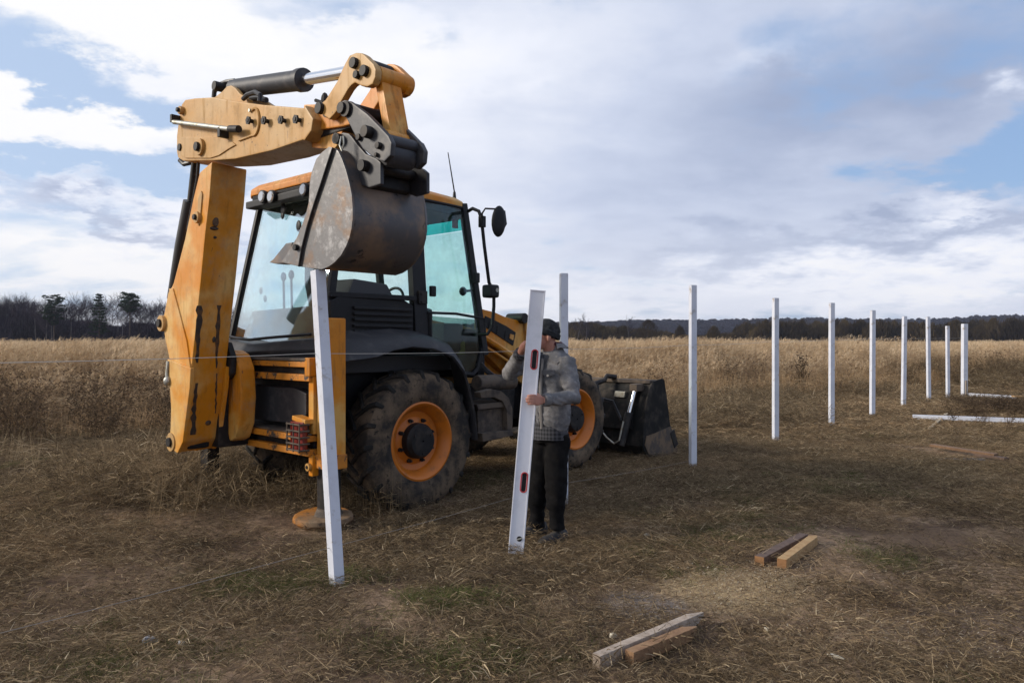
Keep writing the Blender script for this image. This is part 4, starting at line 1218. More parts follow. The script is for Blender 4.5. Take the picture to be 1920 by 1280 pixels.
# side details
for u, v, rd, ln, co in ((343, 208, 0.026, 0.08, 0.036), (380, 277, 0.05, 0.09, 0.072), (340, 277, 0.042, 0.035, None)):
    pin(dip, u, v, DN, rd, ln, 'dark', co)
for u, v in ((474, 228), (503, 228), (535, 227), (563, 226)):
    r, _, z = onf(u, v, DN); m = MB(); m.cyl((r, DN, z), (r, DN - 0.05, z), 0.016, n=10)
    m.cyl((r, DN - 0.03, z), (r, DN - 0.045, z), 0.034, n=6); part(m, 'adjuster_bolt', 'dark', dip)
m = MB(); r, _, z = onf(471, 208, DN); m.cyl((r, DN, z), (r, DN - 0.02, z), 0.014, n=8); part(m, 'grease_nipple', 'galv', dip)
m = MB(); r, _, z = onf(478, 229, DN)
pts = [(r + 0.085 * math.cos(a) * 0.9, DN - 0.006, z + 0.105 * math.sin(a)) for a in np.linspace(2.0, -1.9, 14)] + [(r - 0.24, DN - 0.006, z - 0.10)]
m.tube(pts, 0.010, 6); part(m, 'weld_ring', 'paint_dusty', dip)
q = RF([(343, 258), (400, 257), (418, 262), (438, 267), (444, 272), (430, 280), (412, 292), (396, 297), (350, 297), (341, 292)], DN)
m = MB(); m.prism_f(q, DN - 0.012, DN + 0.01); part(m, 'pin_plate', 'paint_dusty', dip, bevel=0.006)
m = MB(); a = onf(326, 229, DN - 0.06); b = onf(430, 242, DN - 0.06); m.tube([a, b], 0.020, 12); bar = part(m, 'steel_pin_bar', 'galv', dip)
m = MB(); c = onf(431, 242, DN - 0.06); d = onf(448, 242, DN - 0.06); m.tube([c, d], 0.03, 10); part(m, 'bar_head', 'dark', dip, bevel=0.006)
m = MB(); r, _, z = onf(337, 222, DN); m.box((r - 0.02, DN - 0.08, z - 0.05), (r + 0.015, DN, z + 0.02)); part(m, 'bar_bracket', 'dark', dip, bevel=0.004); m = MB(); r, _, z = onf(427, 251, DN); m.box((r - 0.02, DN - 0.08, z - 0.04), (r + 0.02, DN, z + 0.04)); part(m, 'bar_bracket', 'dark', dip, bevel=0.004)
# cylinder lugs on top and the bucket cylinder
for f0, f1 in ((-1.775, -1.735), (-1.565, -1.525)):
    m = MB(); q = RF([(402, 186), (420, 172), (428, 163), (436, 161), (444, 166), (452, 176), (470, 188), (470, 200), (402, 196)], -1.76); m.prism_f(q, f0, f1); part(m, 'cylinder_lug', 'paint_dusty', dip, bevel=0.008)
p0, p1, p2 = Vector(onf(430, 168, -1.65)), Vector(onf(571, 150, -1.65)), Vector(onf(668, 133, -1.65))
m = MB(); m.cyl((p0.x, -1.79, p0.z), (p0.x, -1.50, p0.z), 0.04, n=14); part(m, 'lug_pin', 'dark', dip, bevel=0.005)
m = MB(); d = (p1 - p0).normalized(); m.tube([p0 + d * 0.03, p0 + d * 0.10, p1 - d * 0.06], [0.05, 0.078, 0.078], 20); m.tube([p1 - d * 0.07, p1], [0.088, 0.088], 20); cylr = part(m, 'bucket_cylinder', 'hitch', bevel=0.006)
m = MB(); m.tube([p1 - d * 0.02, p2], 0.044, 18); part(m, 'cylinder_rod', 'chrome', cylr)
m = MB(); m.tube([onf(401, 183, -1.7), onf(402, 172, -1.7), onf(409, 160, -1.7), onf(424, 154, -1.69), onf(440, 152, -1.68), onf(447, 158, -1.67)], 0.021, 8)
part(m, 'dipper_hose', 'hose', dip); m = MB()
m.tube([onf(456, 186, -1.8), onf(464, 178, -1.8), onf(478, 173, -1.79), onf(488, 178, -1.79), onf(487, 190, -1.79)], 0.019, 8); part(m, 'dipper_hose', 'hose', dip); m = MB(); m.tube([onf(470, 185, -1.74), onf(484, 184, -1.72), onf(500, 188, -1.7)], 0.022, 8)
part(m, 'dipper_hose', 'hose', dip)
m = MB(); r, _, z = onf(609, 184, -1.7); m.ell((r, -1.7, z - 0.02), 0.028, 0.03, 0.06, 8, 6); r2, _, z2 = onf(592, 186, -1.7); m.tube([(r2, -1.7, z2 - 0.01), (r, -1.7, z - 0.04)], 0.014, 6); part(m, 'hose_fitting', 'dark', dip)

# ---- bucket linkage
LV = [(667, 98.6), (677, 99.5), (683, 103), (692, 112), (700, 120), (704, 130), (703, 145), (698, 158), (688, 163), (676, 161), (665, 155), (658, 160), (652, 167.5), (639, 190), (633, 205), (626, 214), (617, 224), (605, 216), (595, 209), (597, 197), (610, 187), (622, 168), (632, 152), (640, 133), (647, 118), (655, 104)]
for f0, f1 in ((-1.82, -1.765), (-1.555, -1.50)):
    q = RF(LV, -1.82)
    m = MB(); m.prism_f(q, f0, f1); lev = part(m, 'tipping_lever', 'paint_dusty' if f0 < -1.6 else 'paint', bevel=0.012)
    for (u, v, rd) in ((666.5, 119.5, 0.036), (686, 134, 0.036), (602, 204, 0.04), (672, 141.5, 0.026)):
        r, _, z = onf(u, v, -1.82); m = MB()
        s = -0.03 if f0 < -1.6 else 0.03; b_ = f0 if f0 < -1.6 else f1
        m.cyl((r, b_ - s * 0.3, z), (r, b_ + s, z), rd, n=14); part(m, 'lever_pin', 'dark', lev, bevel=0.005)
for (u, v, rd) in ((668, 121, 0.06), (602, 204, 0.05)):
    r, _, z = onf(u, v, -1.82); m = MB(); m.cyl((r, -1.78, z), (r, -1.53, z), rd, n=18); part(m, 'lever_cross_pin', 'dark')
ul = onf(697, 140, -1.8); LK = onf(744, 266, -1.62)
tl = Vector((ul[0], 0, ul[2]))
tb = Vector((onf(722, 259, -1.78)[0], 0, onf(722, 259, -1.78)[2]))
m = MB(); m.cyl((tl.x, -1.765, tl.z), (tl.x, -1.49, tl.z), 0.066, n=20); m.cyl((tb.x, -1.79, tb.z), (tb.x, -1.56, tb.z), 0.055, n=20)
m.loft([[(p.x + a * 0.035, f, p.z) for a, f in ((-1, -1.755), (1, -1.755), (1, -1.595), (-1, -1.595))] for p in (tl, tl.lerp(tb, 0.5), tb)])
part(m, 'bucket_link', 'paint', bevel=0.008)

# ---- quick hitch
HP = [(637, 199), (641, 191), (648, 188), (657, 190), (665, 195), (690, 214), (712, 236), (730, 255), (736, 268), (734, 292), (722, 304), (708, 300), (696, 292), (682, 280), (672, 264), (660, 240), (650, 220)]
q = RF(HP, -1.87)
for f0, f1 in ((-1.88, -1.84), (-1.62, -1.58)):
    m = MB(); m.prism_f(q, f0, f1); hit = part(m, 'hitch_side_plate', 'hitch', bevel=0.012)
    if f0 < -1.7:
        for u, v, rd, ln in ((646, 204, 0.05, 0.05), (694, 249, 0.05, 0.07), (675, 258, 0.028, 0.03), (713, 274, 0.028, 0.04), (708, 291, 0.018, 0.03)):
            pin(hit, u, v, -1.88, rd, ln)
cb = RF([(702, 262), (724, 264), (730, 276), (728, 298), (720, 312), (704, 308), (696, 285)], -1.85)
m = MB(); m.prism_f(cb, -1.84, -1.62); part(m, 'hitch_body', 'hitch', bevel=0.03)
m = MB(); m.cyl((*onf(646, 204, -1.9)[:1], -1.9, onf(646, 204, -1.9)[2]), (onf(646, 204, -1.9)[0], -1.54, onf(646, 204, -1.9)[2]), 0.05, n=16); part(m, 'hitch_pin', 'dark')
m = MB(); z_ = onf(722, 264, -1.85); m.cyl((z_[0], -1.86, z_[2]), (z_[0], -1.56, z_[2]), 0.045, n=16); part(m, 'hitch_cross_tube', 'hitch')

# ---- rear bucket
BKN, BKF = -1.95, -1.33
curve = [(628, 278), (634, 284), (640, 296), (648, 318), (654, 340), (659, 364), (661, 389), (661, 410), (659, 428), (655, 446), (648, 463), (639, 479), (627, 492), (616, 500), (603, 505), (585, 503), (564, 500)]
cv = RF(curve, BKN)
seam = RF([(628, 278), (618, 308), (606, 345), (594, 380), (580, 425), (570, 465), (564, 500)], BKN)
lip = RF([(620, 276), (607, 286), (596, 299), (588, 322), (584, 342), (582, 380), (577, 400), (571, 418), (560, 445), (552, 458), (540, 478), (530, 492), (564, 500)], BKN)
inner = [(a, b) for a, b in cv]
cen = (sum(a for a, b in cv) / len(cv), sum(b for a, b in cv) / len(cv))
off = [(a + (cen[0] - a) * 0.05, b + (cen[1] - b) * 0.05) for a, b in cv]
m = MB()
rows = [[(a, BKN + 0.012, b) for a, b in cv + off[::-1]], [(a, BKF - 0.012, b) for a, b in cv + off[::-1]]]
m.loft(rows); buck = part(m, 'digging_bucket', 'steel_belly', bevel=0.004)
for f0, f1 in ((BKN, BKN + 0.025), (BKF - 0.025, BKF)):
    m = MB(); m.prism_f(cv + seam[::-1][1:-1], f0, f1); part(m, 'bucket_side', 'steel_grey', buck, bevel=0.003)
    m = MB(); g0, g1 = (f0 - 0.014, f1 - 0.006) if f0 < -1.7 else (f0 + 0.006, f1 + 0.014)
    m.prism_f(seam + lip[::-1], g0, g1); part(m, 'side_cutter', 'steel_grey', buck, bevel=0.004)
    m = MB(); m.tube([(a, (g0 if f0 < -1.7 else g1), b) for a, b in seam], 0.008, 6); part(m, 'weld_bead', 'dark', buck)
# lip plate and teeth
l0, l1 = RF([(603, 505)], BKN)[0], RF([(528, 494)], BKN)[0]
m = MB(); m.prism_f([(l0[0], l0[1]), (l1[0], l1[1]), (l1[0] + 0.01, l1[1] + 0.018), (l0[0] - 0.02, l0[1] + 0.03)], BKN + 0.01, BKF - 0.01); part(m, 'cutting_lip', 'steel_grey', buck, bevel=0.003)
for k in range(4):
    f = BKN - 0.01 + k * (BKF - BKN - 0.09) / 3
    t3 = RF([(550, 454), (538, 456), (514, 486), (506, 492), (520, 495), (534, 494), (546, 474)], BKN)
    m = MB(); m.prism_f(t3, f, f + 0.10); part(m, 'bucket_tooth', 'steel_belly', buck, bevel=0.01)
m = MB(); r, _, z = onf(556, 464, BKN - 0.02); m.cyl((r, BKN, z), (r, BKN - 0.04, z), 0.022, n=8); part(m, 'tooth_bolt', 'dark', buck)
# ears and back plate
ear = RF([(633, 252), (642, 248), (652, 250), (658, 256), (668, 270), (684, 288), (704, 297), (712, 304), (712, 345), (690, 352), (662, 342), (648, 316), (638, 290)], -1.86)
for f0, f1 in ((-1.855, -1.825), (-1.475, -1.445)):
    m = MB(); m.prism_f(ear, f0, f1); e_ = part(m, 'bucket_ear', 'hitch', buck, bevel=0.01)
    if f0 < -1.7:
        for u, v, rd, ln in ((640, 262, 0.045, 0.06), (688, 312, 0.045, 0.05)):
            pin(e_, u, v, f0, rd, ln)
r, _, z = onf(640, 262, -1.85); m = MB(); m.cyl((r, -1.90, z), (r, -1.40, z), 0.036, n=14); r2, _, z2 = onf(688, 312, -1.85); m.cyl((r2, -1.90, z2), (r2, -1.40, z2), 0.036, n=14); part(m, 'ear_pin', 'dark', buck)
m = MB(); m.tube([onf(640, 256, -1.92), onf(637, 272, -1.93), onf(641, 284, -1.93), onf(645, 270, -1.92), onf(644, 255, -1.92)], 0.006, 6); part(m, 'pin_ring', 'galv', buck)
bp = RF([(652, 312), (690, 318), (694, 346), (684, 356), (662, 348)], -1.82)
m = MB(); m.prism_f(bp, -1.822, -1.478); part(m, 'ear_bridge', 'dark', buck, bevel=0.02)

# ---- cab
CR, CL = -0.30, -2.00
# corners, bottom and top: rear left, rear right, right door post, front right, front left
KB = {'rl': (-2.02, -0.96), 'rr': (-0.34, -0.90), 'dr': (-0.28, 0.25), 'fr': (-0.29, 1.10), 'fl': (-2.01, 1.10)}
KT = {'rl': (-1.90, -0.66), 'rr': (-0.44, -0.62), 'dr': (-0.37, 0.22), 'fr': (-0.37, 0.86), 'fl': (-1.93, 0.86)}
ZB, ZT = 1.50, 3.09


def kp(c, z):
    t = (z - ZB) / (ZT - ZB); a, b = KB[c], KT[c]
    return Vector((a[0] + (b[0] - a[0]) * t, a[1] + (b[1] - a[1]) * t, z))


def pane(name, corners, mt, th=0.008, parent=None, mid=(-1.15, 0.1, 2.3), bulge=0.0, n=8):
    """a sheet of glass between four corners (bl, br, tr, tl), bowed outwards"""
    bl, br_, tr_, tl_ = [Vector(c) for c in corners]
    nor = (br_ - bl).cross(tl_ - bl).normalized()
    if nor.dot((bl + tr_) / 2 - Vector(mid)) < 0: nor = -nor
    m = MB(); rows = []
    for k in (0, 1):
        for j in range(n + 1): pass
    grid = [[None] * (n + 1) for _ in range(n + 1)]
    for j in range(n + 1):
        for i in range(n + 1):
            a, b = i / n, j / n
            p = bl.lerp(br_, a).lerp(tl_.lerp(tr_, a), b) + nor * bulge * math.sin(math.pi * a) * (0.55 + 0.45 * math.sin(math.pi * b))
            grid[j][i] = p
    vs = [p for r in grid for p in r] + [p - nor * th for r in grid for p in r]; N1 = (n + 1) * (n + 1); f = []
    for j in range(n):
        for i in range(n):
            a = j * (n + 1) + i; f.append((a, a + 1, a + n + 2, a + n + 1)); f.append((N1 + a, N1 + a + n + 1, N1 + a + n + 2, N1 + a + 1))
    ed = [i for i in range(n + 1)] + [j * (n + 1) + n for j in range(1, n + 1)] + [n * (n + 1) + i for i in range(n - 1, -1, -1)] + [j * (n + 1) for j in range(n - 1, 0, -1)]
    for k in range(len(ed)):
        a, b = ed[k], ed[(k + 1) % len(ed)]; f.append((a, N1 + a, N1 + b, b))
    m.poly(vs, f)
    return part(m, name, mt, parent)


cab = None
m = MB()
m.prism_z([(CL, -0.86), (-0.35, -0.82), (CR - 0.02, 1.06), (CL, 1.06)], 1.30, 1.46)
cab = part(m, 'cab_floor', 'interior', bevel=0.02)
# posts
for c, w, d in (('rl', 0.05, 0.06), ('rr', 0.06, 0.07), ('fr', 0.07, 0.08), ('fl', 0.07, 0.08)):
    m = MB(); m.beam(kp(c, ZB - 0.05), kp(c, ZT), w, d, (0, 1, 0)); part(m, 'cab_post', 'black', cab, bevel=0.012)
m = MB()
m.loft([[(kp('dr', z).x + a, kp('dr', z).y + b, z) for a, b in ((0.015, -0.125), (0.015, 0.05), (-0.07, 0.05), (-0.07, -0.125))] for z in (1.50, 2.0, 2.5, 3.07)])
part(m, 'door_post', 'black', cab, bevel=0.015)
m = MB(); d = kp('dr', 2.05); m.box((d.x + 0.012, d.y - 0.08, 1.98), (d.x + 0.045, d.y + 0.03, 2.11)); m.cyl((d.x + 0.045, d.y - 0.05, 2.08), (d.x + 0.055, d.y - 0.05, 2.08), 0.012, n=8); m.cyl((d.x + 0.045, d.y - 0.05, 2.0), (d.x + 0.055, d.y - 0.05, 2.0), 0.012, n=8); part(m, 'door_hinge', 'dark', cab, bevel=0.004)
# rear sill: black curved moulding under the rear glass
m = MB(); rings = []
for k in range(13):
    a = k / 12.0; r = -2.10 + a * 1.78; bow = 0.16 * math.sin(math.pi * a)
    rings.append([(r, -0.98 - bow, 1.43), (r, -1.02 - bow, 1.50 + 0.03 * abs(2 * a - 1)), (r, -0.97 - bow, 1.58 + 0.05 * abs(2 * a - 1)), (r, -0.78 - bow * 0.6, 1.60 + 0.05 * abs(2 * a - 1)), (r, -0.72, 1.42)])
m.loft(rings); part(m, 'rear_sill', 'fender', cab, bevel=0.012)
m = MB(); m.tube([(-2.0 + a * 1.6, -1.0 - 0.17 * math.sin(math.pi * a), 1.615 + 0.05 * abs(2 * a - 1)) for a in np.linspace(0, 1, 13)], 0.014, 6); part(m, 'glass_seal', 'black', cab)
# rear glass
pane('rear_glass', (kp('rl', 1.58), kp('rr', 1.58), kp('rr', 3.0), kp('rl', 3.0)), 'glass_rear', bulge=0.05, parent=cab)
# things stuck to the rear glass: suction cups and a sticker strip
for (u, v, rr_) in ((531, 392, 0.05), (530, 404, 0.03), (489, 545, 0.03), (497, 560, 0.03), (560, 424, 0.045)):
    m = MB(); r, f, z = onf(u, v, -0.74); m.ell((r, f, z), rr_, 0.012, rr_ * 1.3, 10, 6); part(m, 'glass_handle', 'black', cab)
# side: quarter panel with louvres, door
LZ0, LZ1 = 1.60, 2.00
m = MB(); m.prism_r([(-0.86, 1.56), (0.12, 1.56), (0.12, 1.96), (-0.02, 2.02), (-0.75, 2.03), (-0.86, 1.97)], -0.36, -0.30); lou = part(m, 'louvre_panel', 'black', cab, bevel=0.02)
for k in range(5):
    z = 1.68 + k * 0.055
    m = MB(); m.prism_r([(-0.62, z), (0.08, z - 0.004), (0.08, z + 0.026), (-0.62, z + 0.03)], -0.30, -0.268); part(m, 'louvre', 'black', lou, bevel=0.008)
m = MB(); m.beam((-0.43, -0.60, 3.03), (-0.36, 0.2, 3.05), 0.05, 0.07); part(m, 'window_rail', 'black', cab, bevel=0.01); m = MB(); m.beam((-0.33, -0.86, 2.03), (-0.28, 0.12, 2.03), 0.05, 0.05); part(m, 'window_rail', 'black', cab, bevel=0.01)
# door glass, split by a rail; the lower half follows the wheel arch
off_ = Vector((0.012, 0, 0))
dg0, dg1 = (lambda z: kp('dr', z) + Vector((0.0, 0.06, 0)) + off_), (lambda z: kp('fr', z) + off_)
pane('door_glass', (dg0(1.92), dg1(1.90), dg1(3.03), dg0(3.05)), 'glass', parent=cab, bulge=0.02)
o_low = RR([(803, 592), (904, 600), (905, 640), (894, 690), (884, 697), (868, 697), (852, 676), (832, 655), (806, 645)], -0.29)
m = MB(); m.prism_r(o_low, -0.300, -0.292); part(m, 'door_lower_glass', 'glass_dark', cab)
m = MB()
fr_ = [(-0.285, a, b) for a, b in RR([(806, 588), (806, 640), (832, 658), (852, 680), (868, 700), (886, 702), (896, 690), (907, 640), (908, 596)], -0.285)]
m.tube(fr_, 0.026, 8); part(m, 'door_frame', 'black', cab)
m = MB(); a_ = onr(802, 586, -0.28); b_ = onr(906, 597, -0.28); c_ = onr(855, 588, -0.28); m.tube([a_, c_, b_], 0.014, 8); part(m, 'door_rail', 'black', cab)
m = MB(); m.tube([dg1(1.45), dg1(1.9), dg1(2.5), dg1(3.04)], 0.024, 8); m.tube([dg0(3.05), dg1(3.04)], 0.02, 8); part(m, 'door_edge', 'black', cab)
for (u, v, dr_) in ((893, 520, 0.03), (812, 545, 0.02)):
    m = MB(); r, f, z = onr(u, v, -0.27); m.box((r - 0.02, f - 0.04, z - 0.06), (r + dr_, f + 0.03, z + 0.05)); part(m, 'door_catch', 'black', cab, bevel=0.012)
m = MB(); r, f, z = onr(884, 544, -0.27); m.tube([onr(868, 546, -0.4), onr(892, 544, -0.3)], 0.014, 6); m.ell(onr(868, 546, -0.4), 0.045, 0.04, 0.05, 10, 6); part(m, 'door_handle', 'black', cab)
# windscreen, left side, sun strip
pane('windscreen', (kp('fl', 1.75), kp('fr', 1.75), kp('fr', 2.80), kp('fl', 2.80)), 'glass', parent=cab, bulge=0.06)
pane('sun_strip', (kp('fl', 2.81), kp('fr', 2.81), kp('fr', 3.05), kp('fl', 3.05)), 'glass_band', parent=cab, bulge=0.06)
pane('left_glass', (kp('rl', 1.75), kp('fl', 1.75), kp('fl', 3.0), kp('rl', 3.0)), 'glass', parent=cab, bulge=0.03)
m = MB(); m.prism_z([(-2.02, 1.02), (-0.30, 1.02), (-0.30, 1.13), (-2.02, 1.13)], 1.20, 1.74); m.beam((-2.02, -0.9, 1.62), (-2.01, 1.1, 1.62), 0.05, 0.22); part(m, 'front_cowl', 'black', cab, bevel=0.015)
m = MB(); lm = kp('rl', 2.3).lerp(kp('fl', 2.3), 0.5); m.beam((lm.x, lm.y, 1.6), (lm.x + 0.05, lm.y, 3.05), 0.06, 0.06); part(m, 'cab_post', 'black', cab, bevel=0.01)
# roof
top = [(-1.94, -0.76), (-1.80, -0.83), (-0.55, -0.80), (-0.40, -0.70), (-0.34, 0.2), (-0.34, 0.84), (-0.46, 0.95), (-1.85, 0.95), (-1.97, 0.84)]
cx, cy = -1.15, 0.08
sl = lambda f: -0.075 * (f + 0.7) / 1.5
m = MB(); m.loft([[(a, b, ZT + 0.02 + sl(b)) for a, b in top], [(a, b, ZT + 0.085 + sl(b)) for a, b in top], [(cx + (a - cx) * 0.90, cy + (b - cy) * 0.93, ZT + 0.14 + sl(b)) for a, b in top], [(cx + (a - cx) * 0.55, cy + (b - cy) * 0.6, ZT + 0.165 + sl(b)) for a, b in top]])
roof = part(m, 'roof', 'paint', cab, bevel=0.018)
m = MB(); m.loft([[(cx + (a - cx) * 0.97, cy + (b - cy) * 0.97, ZT - 0.075 + sl(b)) for a, b in top], [(cx + (a - cx) * 0.985, cy + (b - cy) * 0.985, ZT + 0.018 + sl(b)) for a, b in top]]); part(m, 'roof_lining', 'black', roof, bevel=0.01)
m = MB(); m.box((-1.86, -0.86, 2.985), (-0.5, -0.74, 3.06)); part(m, 'light_bar', 'black', cab, bevel=0.015)
for u, v in ((492, 369), (509, 369), (570, 356), (700, 352)):
    r, f, z = onf(u, v, -0.88); m = MB(); m.lathe_r([], 0, 0) if False else None
    m.cyl((r, -0.76, z), (r, -0.87, z), 0.045, 0.068, 18); m.cyl((r, -0.87, z), (r, -0.895, z), 0.068, 0.066, 18); wl = part(m, 'work_light', 'black', cab, bevel=0.006)
    m = MB(); m.cyl((r, -0.893, z), (r, -0.903, z), 0.056, 0.045, 18); part(m, 'lamp_lens', 'lamp', wl)
# aerial
m = MB(); a = onr(852, 360, -0.6); b = onr(840, 286, -0.6); m.cyl((a[0], a[1], a[2] - 0.08), a, 0.022, 0.014, 10); m.tube([a, b], [0.008, 0.005], 6); part(m, 'aerial', 'black', roof)
# mirrors and grab rail
m = MB(); m.tube([onr(878, 396, -0.30), onr(886, 391, -0.2), onr(898, 396, -0.12), onr(903, 412, -0.08), onr(908, 460, -0.08), onr(917, 530, -0.08), onr(926, 545, -0.08), onr(926, 575, -0.08), onr(923, 612, -0.08), onr(914, 626, -0.1), onr(897, 627, -0.27)], 0.019, 8); part(m, 'grab_rail', 'black', cab)
m = MB(); m.tube([onr(904, 420, -0.07), onr(904, 400, -0.04), onr(910, 391, 0.0), onr(930, 392, 0.10), onr(946, 396, 0.10), onr(949, 420, 0.10), onr(944, 428, 0.10)], 0.010, 8); part(m, 'mirror_arm', 'black', cab)
m = MB(); r, f, z = onr(904, 414, -0.075); m.box((r - 0.03, f - 0.03, z - 0.07), (r + 0.03, f + 0.03, z + 0.05)); part(m, 'clamp', 'black', cab, bevel=0.008)
rotm = Matrix.Rotation(rad(38), 3, 'Z') @ Matrix.Rotation(rad(-4), 3, 'Y')
r, f, z = onr(935, 415, 0.10); m = MB(); m.ell((r, f, z), 0.085, 0.035, 0.165, 16, 10, Matrix.Rotation(rad(72), 3, 'Z') @ Matrix.Rotation(rad(4), 3, 'Y')); mir = part(m, 'mirror', 'black', cab)
m = MB(); R3 = Matrix.Rotation(rad(72), 3, 'Z') @ Matrix.Rotation(rad(4), 3, 'Y'); m.ell(Vector((r, f, z)) + R3 @ Vector((0, 0.024, 0)), 0.072, 0.014, 0.145, 16, 8, R3); part(m, 'mirror_glass', 'mirror', mir)
r, f, z = onr(920, 546, -0.06); m = MB(); m.box((r - 0.075, f - 0.07, z - 0.07), (r + 0.075, f + 0.07, z + 0.07)); fl_ = part(m, 'front_lamp', 'black', cab, bevel=0.035, seg=3)
m = MB(); m.cyl((r + 0.07, f + 0.02, z + 0.01), (r + 0.082, f + 0.02, z + 0.01), 0.022, n=12); part(m, 'lamp_bolt', 'galv', fl_)
# inside
m = MB(); m.box((-1.35, -0.35, 1.46), (-0.85, 0.2, 1.75)); m.box((-1.36, -0.30, 1.75), (-0.84, 0.22, 1.90)); m.loft([[(-1.34, -0.42, 1.85), (-0.86, -0.42, 1.85), (-0.86, -0.27, 1.85), (-1.34, -0.27, 1.85)], [(-1.33, -0.5, 2.2), (-0.87, -0.5, 2.2), (-0.87, -0.37, 2.2), (-1.33, -0.37, 2.2)], [(-1.28, -0.53, 2.46), (-0.92, -0.53, 2.46), (-0.92, -0.44, 2.46), (-1.28, -0.44, 2.46)]])
part(m, 'seat', 'seat', cab, bevel=0.04)
m = MB(); m.loft([[(-1.9, -0.75, 1.46), (-0.36, -0.75, 1.46), (-0.36, -0.3, 1.46), (-1.9, -0.3, 1.46)], [(-1.9, -0.78, 1.92), (-0.38, -0.74, 1.95), (-0.4, -0.45, 1.98), (-1.9, -0.4, 1.95)]]); m.loft([[(-0.8, -0.66, 1.94), (-0.38, -0.66, 1.94), (-0.38, 0.0, 1.94), (-0.8, 0.0, 1.94)], [(-0.72, -0.56, 2.20), (-0.42, -0.52, 2.20), (-0.42, -0.12, 2.17), (-0.72, -0.12, 2.17)]]); part(m, 'side_console', 'interior', cab, bevel=0.03)
m = MB(); m.box((-1.6, 0.70, 1.46), (-0.5, 1.0, 1.80)); m.box((-1.35, 0.62, 1.80), (-0.95, 0.95, 1.98)); part(m, 'dashboard', 'interior', cab, bevel=0.04)
m = MB(); m.tube([(-1.15 + 0.2 * math.cos(a), 0.50 + 0.06 * math.sin(a), 2.02 + 0.18 * math.sin(a)) for a in np.linspace(0, 2 * math.pi, 25)], 0.016, 8); m.tube([(-1.15, 0.52, 2.0), (-1.15, 0.75, 1.85)], 0.025, 8); part(m, 'steering_wheel', 'black', cab)
for r, f in ((-1.35, -0.62), (-1.0, -0.6), (-1.62, -0.55)):
    m = MB(); m.tube([(r, f, 1.9), (r + 0.02, f - 0.02, 2.25)], 0.012, 6); m.ell((r + 0.02, f - 0.02, 2.28), 0.03, 0.03, 0.05, 8, 6); part(m, 'control_lever', 'black', cab)
m = MB(); r, f, z = onf(627, 548, -0.55); m.box((r - 0.035, -0.60, z - 0.05), (r + 0.035, -0.54, z + 0.02)); m.cyl((r, -0.57, z + 0.02), (r, -0.57, z + 0.07), 0.028, n=12); part(m, 'bottle', 'pale_plastic', cab, bevel=0.006)
m = MB(); r, f, z = onr(854, 415, -0.5); m.box((r - 0.01, f - 0.04, z - 0.075), (r, f + 0.04, z + 0.06)); part(m, 'red_tag', 'red', cab)
m = MB(); r, f, z = onr(848, 398, -0.42); m.tube([(r, f - 0.1, z), (r, f, z + 0.02), (r, f + 0.05, z + 0.02), (r, f + 0.06, z - 0.04)], 0.03, 8); part(m, 'sun_visor_arm', 'black', cab)
m = MB(); r, f, z = onr(872, 660, -0.5); m.box((r - 0.1, f - 0.1, z - 0.15), (r, f + 0.1, z + 0.12)); part(m, 'yellow_can', 'yellow', cab, bevel=0.02)

# ---- rear fender
outer = [(-0.93, 1.425), (-0.882, 1.435), (-0.72, 1.445), (-0.571, 1.465), (-0.4, 1.52), (-0.172, 1.552), (0.096, 1.53), (0.35, 1.451), (0.504, 1.298), (0.586, 1.1), (0.655, 0.86), (0.69, 0.60)]
inn = [(-0.90, 1.66), (-0.86, 1.68), (-0.65, 1.704), (-0.45, 1.72), (-0.204, 1.738), (0.0, 1.725), (0.159, 1.702), (0.438, 1.628), (0.60, 1.45), (0.67, 1.2), (0.70, 0.90), (0.71, 0.62)]


def fender(r_out, sgn):
    m = MB(); rings = []
    for (a, b), (c, d) in zip(outer, inn):
        ro, ri = r_out, r_out - sgn * 0.34
        mx = r_out - sgn * 0.10
        rings.append([(ro, a, b), (ro - sgn * 0.006, a, b + 0.022), (mx, a * 0.62 + c * 0.38, b * 0.42 + d * 0.58 + 0.012), (ri, c, d), (ri, c, d - 0.03), (mx, a * 0.62 + c * 0.38 - 0.02, b * 0.42 + d * 0.58 - 0.025), (ro - sgn * 0.014, a - 0.012, b - 0.012)])
    m.loft(rings); return part(m, 'fender', 'fender', bevel=0.0, smooth=50)


fender(0.035, 1); fender(-RW - 0.035, -1)
m = MB(); m.prism_r([(-0.9, 0.7), (0.62, 0.7), (0.66, 1.2), (0.5, 1.5), (0.3, 1.62), (-0.9, 1.62)], -0.56, -0.50); part(m, 'wheel_arch_liner', 'black')
m = MB(); m.prism_r([(-0.9, 0.7), (0.62, 0.7), (0.66, 1.2), (0.5, 1.5), (0.3, 1.62), (-0.9, 1.62)], -1.80, -1.74); part(m, 'wheel_arch_liner', 'black')

# ---- between the wheels: battery box, step, tank, pipes
m = MB(); m.prism_r(RR([(898, 768), (944, 765), (946, 822), (900, 830)], -0.05), -0.42, -0.07); bx = part(m, 'battery_box', 'mud', bevel=0.012)
m = MB(); m.prism_r(RR([(893, 758), (950, 752), (952, 762), (896, 768)], -0.03), -0.45, -0.02); part(m, 'step_plate', 'mud', bx, bevel=0.01)
m = MB(); m.prism_r(RR([(898, 735), (920, 729), (938, 733), (952, 745), (959, 765), (959, 806), (949, 806), (948, 768), (940, 752), (925, 745), (900, 746)], -0.02), -0.10, 0.0); part(m, 'step_side', 'mud', bevel=0.012)
m = MB(); m.prism_r(RR([(903, 812), (960, 806), (962, 816), (905, 828)], 0.02), -0.3, 0.03); part(m, 'lower_step', 'mud', bevel=0.01)
m = MB(); m.prism_r([(0.72, 0.62), (1.75, 0.58), (1.8, 1.05), (0.75, 1.15)], -0.62, -0.44); part(m, 'fuel_tank', 'dark', bevel=0.04)
